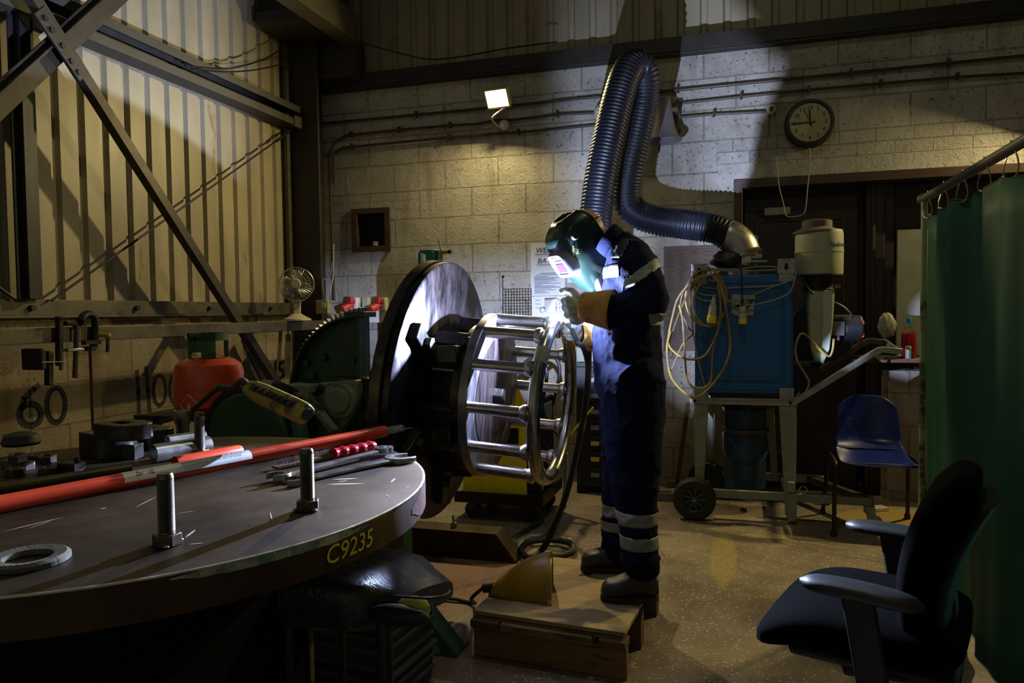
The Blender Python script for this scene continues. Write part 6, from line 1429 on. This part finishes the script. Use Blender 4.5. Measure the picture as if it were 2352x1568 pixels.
# legs: baggy, slight crease at the ankle
limb(c,[(Q(1448,885,3.19),.135),(Q(1440,985,3.22),.118),(Q(1435,1080,3.23),.102),(Q(1424,1160,3.24),.080),(Q(1419,1215,3.245),.072),(Q(1417,1262,3.25),.078)])
limb(c,[(Q(1450,885,3.0),.142),(Q(1453,985,2.97),.126),(Q(1457,1080,2.95),.108),(Q(1465,1170,2.94),.086),(Q(1468,1240,2.935),.079),(Q(1470,1285,2.93),.077),(Q(1478,1300,2.93),.070)])
def wrinkle(p):
    a=noise.noise(V(p.x*9+p.z*5,p.y*6,p.z*13-p.x*6)); b_=noise.noise(V(p.x*22-p.z*9,p.y*17,p.z*24+p.x*9)+V(3,1,7)); 
    r_=1-abs(a)*2.6; r2=1-abs(b_)*2.4
    k=1.0
    if p.z<.55: k=1.25
    return k*(.0075*max(0,r_)**2+.0018*max(0,r2)**2+.007*noise.noise(p*4.5)-.005)
co=remesh(c,'coverall',.0085,3,wrinkle)
cov=co.build('coverall',M_navy,parent=pr_,ang=180)
# collar
m=MB(); cc=Q(1404,556,3.1); rr=[]
cd=(Q(1385,558,3.09)-Q(1425,585,3.1)).normalized(); cu=V(0,1,0); cw=cd.cross(cu).normalized()
for k in range(3):
    rr.append([cc+cd*(-.02+.024*k)+(cu*math.cos(q)*.074+cw*math.sin(q)*.064)*(1.0+.06*k) for q in [2*PI*j/30 for j in range(30)]])
m.loft(rr,cap=False).build('collar',M_navy,parent=pr_,solid=.006)
# reflective bands cut from the coverall surface
M_refl_dark=pm('darkened_reflective_tape',(.03,.03,.033,1),.55,.1,.2,12,.05)  # same reflective tape, colour darkened to offset the strong arc light
def bands(test,nm,off=.0022,mat_=None):
    keep=[f for f in co.f if test(sum((co.v[i] for i in f),Vector())/len(f))]
    used={}; m=MB()
    for f in keep:
        for i in f:
            if i not in used: used[i]=len(m.v); m.v.append(co.v[i]+co.n[i]*off)
        m.f.append(tuple(used[i] for i in f))
    if m.f: return m.build(nm,mat_ or M_reflect,parent=pr_,solid=.0015,ang=180)
def zat(x,y,d): return Q(x,y,d).z
n1,n2,n3,n4=[zat(1468,y,2.85) for y in (1186,1214,1240,1270)]
bands(lambda p: p.y<3.09 and (n2<p.z<n1 or n4<p.z<n3),'leg_band')
f1,f2,f3,f4=[zat(1415,y,3.2) for y in (1158,1184,1197,1220)]
bands(lambda p: p.y>3.11 and (f2<p.z<f1 or f4<p.z<f3) and p.z<.6,'leg_band')
# upper arm band (perpendicular to the arm)
sA=Q(1466,598,2.95); eA=Q(1506,690,2.87); ad=(eA-sA).normalized(); ax1=V(.35,-.25,-1).normalized()
def armt(p):
    s=(p-Q(1480,628,2.92)).dot(V(.12,.1,-.98).normalized()) + (p.x-Q(1480,628,2.92).x)*.62
    return -.026<s<.020 and p.y<2.965 and p.z>Q(1440,662,2.9).z and p.x>Q(1437,640,2.9).x
bands(armt,'arm_band')
# shoulder strap band running down the chest, chest patch, waist band
def strap(p):
    if p.z<Q(1,640,3.0).z: return False
    k=(zat(1440,545,2.95)-p.z)/(zat(1440,545,2.95)-zat(1395,640,2.95)); xx=Q(1438,545,2.98).x*(1-k)+Q(1404,640,2.98).x*k
    return p.y<3.04 and abs(p.x-xx)<.024 and 0<k<1
bands(strap,'shoulder_band',mat_=M_refl_dark)
bands(lambda p: p.y<3.1 and p.y>2.88 and zat(1400,636,2.95)<p.z<zat(1400,608,2.95) and p.x<Q(1428,620,2.95).x,'chest_band',mat_=M_refl_dark)
bands(lambda p: zat(1500,748,3.0)<p.z<zat(1500,720,3.0) and p.x>Q(1494,735,3.0).x and p.y<3.15 and (p.y>2.945 or p.x>Q(1503,735,3.0).x),'waist_band')
# white T shirt glimpse at the open neck
MB().ball(Q(1380,655,3.08),.045,(.55,.8,.75)).build('shirt_front',pm('white_shirt',(.25,.25,.26,1),.8),parent=pr_)
# ---- boots
def boot(heel,toe,topc,lab,s=1):
    d=(toe-heel); d.z=0; L_=d.length; d.normalize(); n_=V(-d.y,d.x,0); m=MB(); rr=[]
    prof=[(-.03,.034,.05),(0,.040,.085),(.12,.043,.115),(.3,.044,.125),(.45,.046,.105),(.6,.051,.085),(.78,.053,.072),(.92,.046,.062),(1.0,.030,.045),(1.03,.012,.03)]
    for k,w_,h in prof:
        rr.append([heel+d*(k*L_)+n_*w_*math.copysign(abs(math.cos(q))**.75,math.cos(q))+Z_*(.016+h/2+h/2*math.copysign(abs(math.sin(q))**.8,math.sin(q))) for q in [2*PI*j/24 for j in range(24)]])
    m.loft(rr); limb(m,[(heel+d*L_*.25+Z_*.10,.045),(topc,.052)])
    bm_=remesh(m,'boot',.006,3,lambda p:.002*noise.noise(p*40)); o=bm_.build('boot',M_boot,parent=pr_,ang=180)
    rr=[]
    for zz in (0,.022):
        rr.append([heel+d*L_*(.5+.545*math.copysign(abs(math.cos(q))**.8,math.cos(q)))+n_*(.052)*math.copysign(abs(math.sin(q))**.7,math.sin(q))*(1-.12*abs(math.cos(q)))+Z_*(zz) for q in [2*PI*j/36 for j in range(36)]])
    MB().loft(rr).build('boot_sole',M_rub,parent=o,bevel=.003)
    lc=MB()
    for i in range(4):
        p=heel+d*L_*(.36+.075*i)+Z_*(.150-.018*i); lc.tube(spline([p+n_*.03-Z_*.004,p+Z_*.004,p-n_*.03-Z_*.004],4),.0032,5)
    lc.build('boot_lace',M_galvd,parent=o)
    return o
zb_=.1815
h1_=Q(1490,1350,2.93); h1_.z=zb_; t1_=Q(1398,1362,2.89); t1_.z=zb_
boot(V(-.295,2.955,zb_),V(-.50,2.895,zb_),Q(1472,1305,2.93),'')
boot(V(-.44,3.255,zb_),V(-.645,3.215,zb_),Q(1420,1262,3.25),'')
# ---- welding helmet
def hp_(v,q,off=0):
    # v height, q angle around
    k=(v+.215)/.33
    w_=.057+.052*min(1,k*1.9)**.8; d_=.085+.062*math.sin(PI*min(1,max(0,k*.62+.12)))
    if v>.045: t_=(v-.045)/.07; sh=math.sqrt(max(0,1-min(1,t_)**2*.75)); w_*=sh; d_*=sh
    cx=math.copysign(abs(math.cos(q))**.72,math.cos(q)); sx_=math.copysign(abs(math.sin(q))**.80,math.sin(q))
    return Hc+Ff*((d_+off)*cx-.0)+Sf*((w_+off)*sx_)+Uf*v
rows=[]
for j in range(27):
    v=-.215+.33*j/26; q1=math.radians(100 if v>-.1 else 100-55*((-.1-v)/.115)**1.2); rows.append([hp_(v,-q1+2*q1*i/36) for i in range(37)])
hel=MB().loft(rows,cap=False,closed=False).build('welding_helmet',M_helm,parent=pr_,solid=.004,ang=70)
# edge trim
edge=[r[0] for r in rows]+[]; MB().tube([r[-1] for r in rows],.0035,6).tube([r[0] for r in rows],.0035,6).tube(rows[0],.0035,6).tube(rows[-1],.0035,6).build('helmet_edge',M_blkpl,parent=hel)
# lens housing
fc=Hc+Ff*.140-Uf*.045+Sf*.012
LR=Matrix((Ff,Sf,Uf)).transposed()
m=MB(); rr=[]
for dF,w_,h_ in ((-.03,.066,.064),(.012,.066,.062),(.024,.060,.055),(.024,.052,.040),(.016,.050,.036)):
    rr.append([fc+Ff*dF+Sf*w_*math.copysign(abs(math.cos(q))**.38,math.cos(q))*(1-.10*(math.sin(q)<0)*abs(math.sin(q)))+Uf*(h_*math.copysign(abs(math.sin(q))**.42,math.sin(q))+.006) for q in [2*PI*j/40 for j in range(40)]])
m.loft(rr,cap=True).build('lens_frame',M_silver,parent=hel,ang=40)
MB().box(fc+Ff*.0175-Uf*.0,(.003,.088,.062),LR).build('filter_surround',flat('filter_surround',(.05,.06,.08,1),.15),parent=hel,bevel=.002)
MB().box(fc+Ff*.0195-Uf*.003,(.003,.060,.040),LR).build('filter_glass',flat('purple_filter',(.10,.04,.20,1),.08,.5),parent=hel)
MB().text('CREFF',fc+Ff*.0255+Uf*.043-Sf*-.026,-Sf,Uf,.018,.0004).build('frame_handwriting',M_ink,parent=hel,smooth=False)
# pivot knob and head band
kp=hp_(.045,math.radians(66)); MB().cyl(kp-Sf*.004,kp+Sf*.014,.017,.014,n=20).build('pivot_knob',M_blkpl,parent=hel,bevel=.002)
m=MB(); m.tube([Hc-Ff*.012+HR@V(.108*math.cos(a),.092*math.sin(a),.045+.02*math.cos(a)) for a in [2*PI*i/48 for i in range(48)]],.007,6,closed=True)
m.tube([Hc+HR@V(-.03+.02*math.sin(a),.092*math.cos(a),.03+.085*math.sin(a)) for a in [PI*i/20 for i in range(21)]],.006,6)
m.build('head_band',M_blkpl,parent=hel)
def side_text(s,v0,q0,size,nm):
    def wp_(co):
        v=v0-co.x*.86+co.y*.5; q=q0-(co.x*.5+co.y*.86)/.12*1.0; return hp_(v,q,.0026+co.z)
    MB().text(s,(0,0,0),X_,Z_,size,.0003,warp=wp_).build(nm,flat('helmet_print',(.28,.30,.10,1),.5),parent=hel,smooth=False)
def side_text2(s,vv,qq,size,nm):
    def wp_(co): 
        # runs upward along the helmet side towards the knob
        v=vv+co.x*.80-co.y*.45; q=qq+(co.x*.55+co.y*.85)/.13; return hp_(v,q,.003+co.z)
    MB().text(s,(0,0,0),X_,Z_,size,.0003,warp=wp_).build(nm,flat('helmet_print',(.28,.30,.10,1),.5),parent=hel,smooth=False)
side_text2('Speedglas',-.035,math.radians(38),.017,'side_print'); side_text2('3M',-.022,math.radians(50),.020,'side_print')
# ---- near glove (left hand): back of the hand towards the camera
def glove(wrist,knk,fingers,thumb,cuffA,cuffB,rc0,rc1,nm):
    m=MB(); limb(m,[(wrist,.030)]); 
    for i,k in enumerate(knk): m.cyl(wrist,k,.024,.0155,16); m.ball(k,.0158,n=14,m=10)
    for i in range(3): m.cyl(knk[i],knk[i+1],.0145,.0145,14)
    for k,fp_ in zip(knk,fingers):
        pts=[(k,.0145)]; rads=[.0135,.0125,.0115,.0105]
        for p,r in zip(fp_,rads): pts.append((p,r))
        limb(m,pts,14)
    limb(m,[(thumb[0],.019),(thumb[1],.0150),(thumb[2],.0130),(thumb[3],.0115)],14)
    g=remesh(m,nm,.0038,2,lambda p:.0022*noise.noise(p*55)+.0016*max(0,1-abs(noise.noise(p*38+V(5,2,1)))*3))
    o=g.build('glove',M_glove,parent=pr_,ang=180)
    d=(cuffB-cuffA); rr=[]
    u_,w__=frame(d)
    for k in range(9):
        t_=k/8; r=rc0+(rc1-rc0)*t_**1.2; rr.append([cuffA+d*t_+(u_*math.cos(q)+w__*math.sin(q))*(r+.004*noise.noise(V(math.cos(q)*2,math.sin(q)*2,t_*3))) for q in [2*PI*j/36 for j in range(36)]])
    MB().loft(rr,cap=False).build('glove_cuff',M_tan,parent=o,solid=.004,ang=80)
    return o
wr1=Q(1334,704,2.885)
K=[Q(1305,688,2.875),Q(1307,703,2.872),Q(1313,718,2.872),Q(1323,731,2.878)]
FN=[]
for i,k in enumerate(K):
    s=[.95,1.05,1.0,.85][i]; FN.append([k+V(-.022,.016,-.006)*s,k+V(-.024,.044,-.014)*s,k+V(-.004,.060,-.018)*s,k+V(.016,.056,-.014)*s])
glove(wr1,K,FN,[Q(1328,684,2.895),Q(1316,670,2.91),Q(1302,666,2.925),Q(1291,668,2.94)],Q(1337,704,2.885),Q(1408,712,2.87),.056,.079,'glove')
# ---- far glove (right hand) holding the torch
wr2=Q(1328,768,3.125)
K2=[Q(1312,748,3.10),Q(1311,757,3.11),Q(1313,766,3.118),Q(1317,775,3.12)]
FN2=[[k+V(-.020,-.016,.002)*s,k+V(-.016,-.040,.0)*s,k+V(.006,-.048,-.004)*s,k+V(.020,-.038,-.006)*s] for k,s in zip(K2,(.95,1.0,.95,.8))]
glove(wr2,K2,FN2,[Q(1326,755,3.10),Q(1318,744,3.075),Q(1308,739,3.055),Q(1300,738,3.045)],Q(1328,768,3.125),Q(1356,770,3.165),.052,.068,'glove')
# torch: handle through the far hand, back cap, ceramic cup towards the arc
t=thing('welding_torch','small welding torch with pale ceramic cup held in the far hand at the arc','torch',Q(1318,770,3.06))
a=Q(1326,785,3.065); b_=Q(1303,741,3.045); 
MB().tube(spline([a,Q(1318,766,3.06),Q(1309,750,3.05),b_],5),.0095,12).build('torch_handle',M_rub,parent=t)
cA=Q(1307,738,3.045); cB=Q(1290,733,3.03); MB().cyl(cA,cB,.010,.0085,n=20).build('ceramic_cup',pm('ceramic_cup',(.6,.45,.38,1),.5),parent=t,bevel=.001)
MB().cyl(cB,ARC.lerp(cB,.4),.0012,n=6).build('tungsten_tip',M_galv,parent=t)
MB().tube(spline([a,Q(1340,800,3.08),Q(1350,840,3.2),Q(1352,870,3.4)],6),.010,8).build('torch_cable',M_rub,parent=t)
# fume rising from the arc
fm=bpy.data.materials.new('welding_fume'); fm.use_nodes=True; nt=fm.node_tree; nt.nodes.clear(); ou=nt.nodes.new('ShaderNodeOutputMaterial'); vs=nt.nodes.new('ShaderNodeVolumeScatter'); L(nt,vs.outputs[0],ou.inputs['Volume'])
tc_=N(nt,'ShaderNodeTexCoord'); gr=N(nt,'ShaderNodeTexGradient'); gr.gradient_type='SPHERICAL'; mp_=N(nt,'ShaderNodeMapping'); mp_.inputs['Scale'].default_value=(6,6,4.2); mp_.inputs['Location'].default_value=(0,0,-.5); L(nt,tc_.outputs['Object'],mp_.inputs[0]); L(nt,mp_.outputs[0],gr.inputs[0])
mm_=N(nt,'ShaderNodeMath',operation='MULTIPLY'); L(nt,gr.outputs['Fac'],mm_.inputs[0]); mm_.inputs[1].default_value=FUME; L(nt,mm_.outputs[0],vs.inputs['Density']); vs.inputs['Color'].default_value=(.9,.93,1,1)
o=MB().ball(ARC+Z_*.10,.2,(.85,.85,1.2),24,16); o=one(o,'welding_fume','faint bluish fume hanging round the welding arc below the helmet','smoke',fm,base=ARC)
one(MB().tube([Q(1318,700,2.93),ARC+V(.012,-.006,.016)],.0012,6),'filler_rod','thin filler rod held in the near glove and pointing at the arc','rod',M_galv)
# bright torch-head block behind the arc, sized and placed to block its light
o=ARC+V(-.037,.042,.048); t=thing('arc_shade_block','small bright metal torch-head block just behind the arc, placed to shade the wall from it','clamp',o-Z_*.03)
MB().box(o,(.046,.018,.050)).ring(.014,.009,.012,o+V(-.034,-.004,-.018),Y_,24).cyl(o+V(-.024,0,.026),o+V(.030,0,.027),.008,n=16).tube([o+V(.028,0,.025),o+V(.036,.004,-.02),o+V(.030,.012,-.055)],.004,8).build('clamp_body',M_chrome,parent=t,bevel=.002)
# ================================================================ camera and world
cd_=bpy.data.cameras.new('camera'); cam=bpy.data.objects.new('camera',cd_); COL.objects.link(cam)
cd_.sensor_width=36; cd_.lens=FPX/W_*36; cd_.clip_start=.02; cd_.clip_end=60
cam.matrix_world=Matrix.Translation(CAM)@Matrix((RT,UP,-_f)).transposed().to_4x4(); SC.camera=cam
w=bpy.data.worlds.new('World'); SC.world=w; w.use_nodes=True; w.node_tree.nodes['Background'].inputs[0].default_value=(.6,.7,.5,1); w.node_tree.nodes['Background'].inputs[1].default_value=.02
# dim roof lamp over the worker; two more near the camera are added fill
def bay(x,y,z,p,label):
    t=thing('bay_and_fill_lamp',label,'lamp',(x,y,z)); MB().lathe([(.22,0),(.20,.02),(.10,.20),(.05,.25)],(x,y,z),Z_,32).build('reflector',M_galv,parent=t); MB().cyl((x,y,z+.004),(x,y,z+.008),.18,n=32).build('lamp_glass',flat('dim_lamp_glass',(1,1,1,1),.5,emit=(.9,1,.75,1),estr=1.5),parent=t)
    MB().cyl((x,y,z+.25),(x,y,5.0),.01).build('hanger',M_black,parent=t)
    ld=bpy.data.lights.new('bay','AREA'); ld.shape='DISK'; ld.size=.35; ld.energy=p; ld.color=(.95,1,.72); lo=bpy.data.objects.new('bay_and_fill_light',ld); COL.objects.link(lo); lo.location=(x,y,z-.01)
bay(.1,2.7,4.5,BAY2,'dim roof lamp hanging above the worker and the blue extractor'); bay(-.8,.2,4.4,BAY,'added fill lamp above and left of the camera'); bay(2.4,1.6,4.4,BAY*.8,'added fill lamp above and right of the camera')
SC.view_settings.view_transform='Standard'; SC.view_settings.look='None'; SC.view_settings.gamma=1; SC.view_settings.use_curve_mapping=False
SC.view_settings.exposure=EXPO
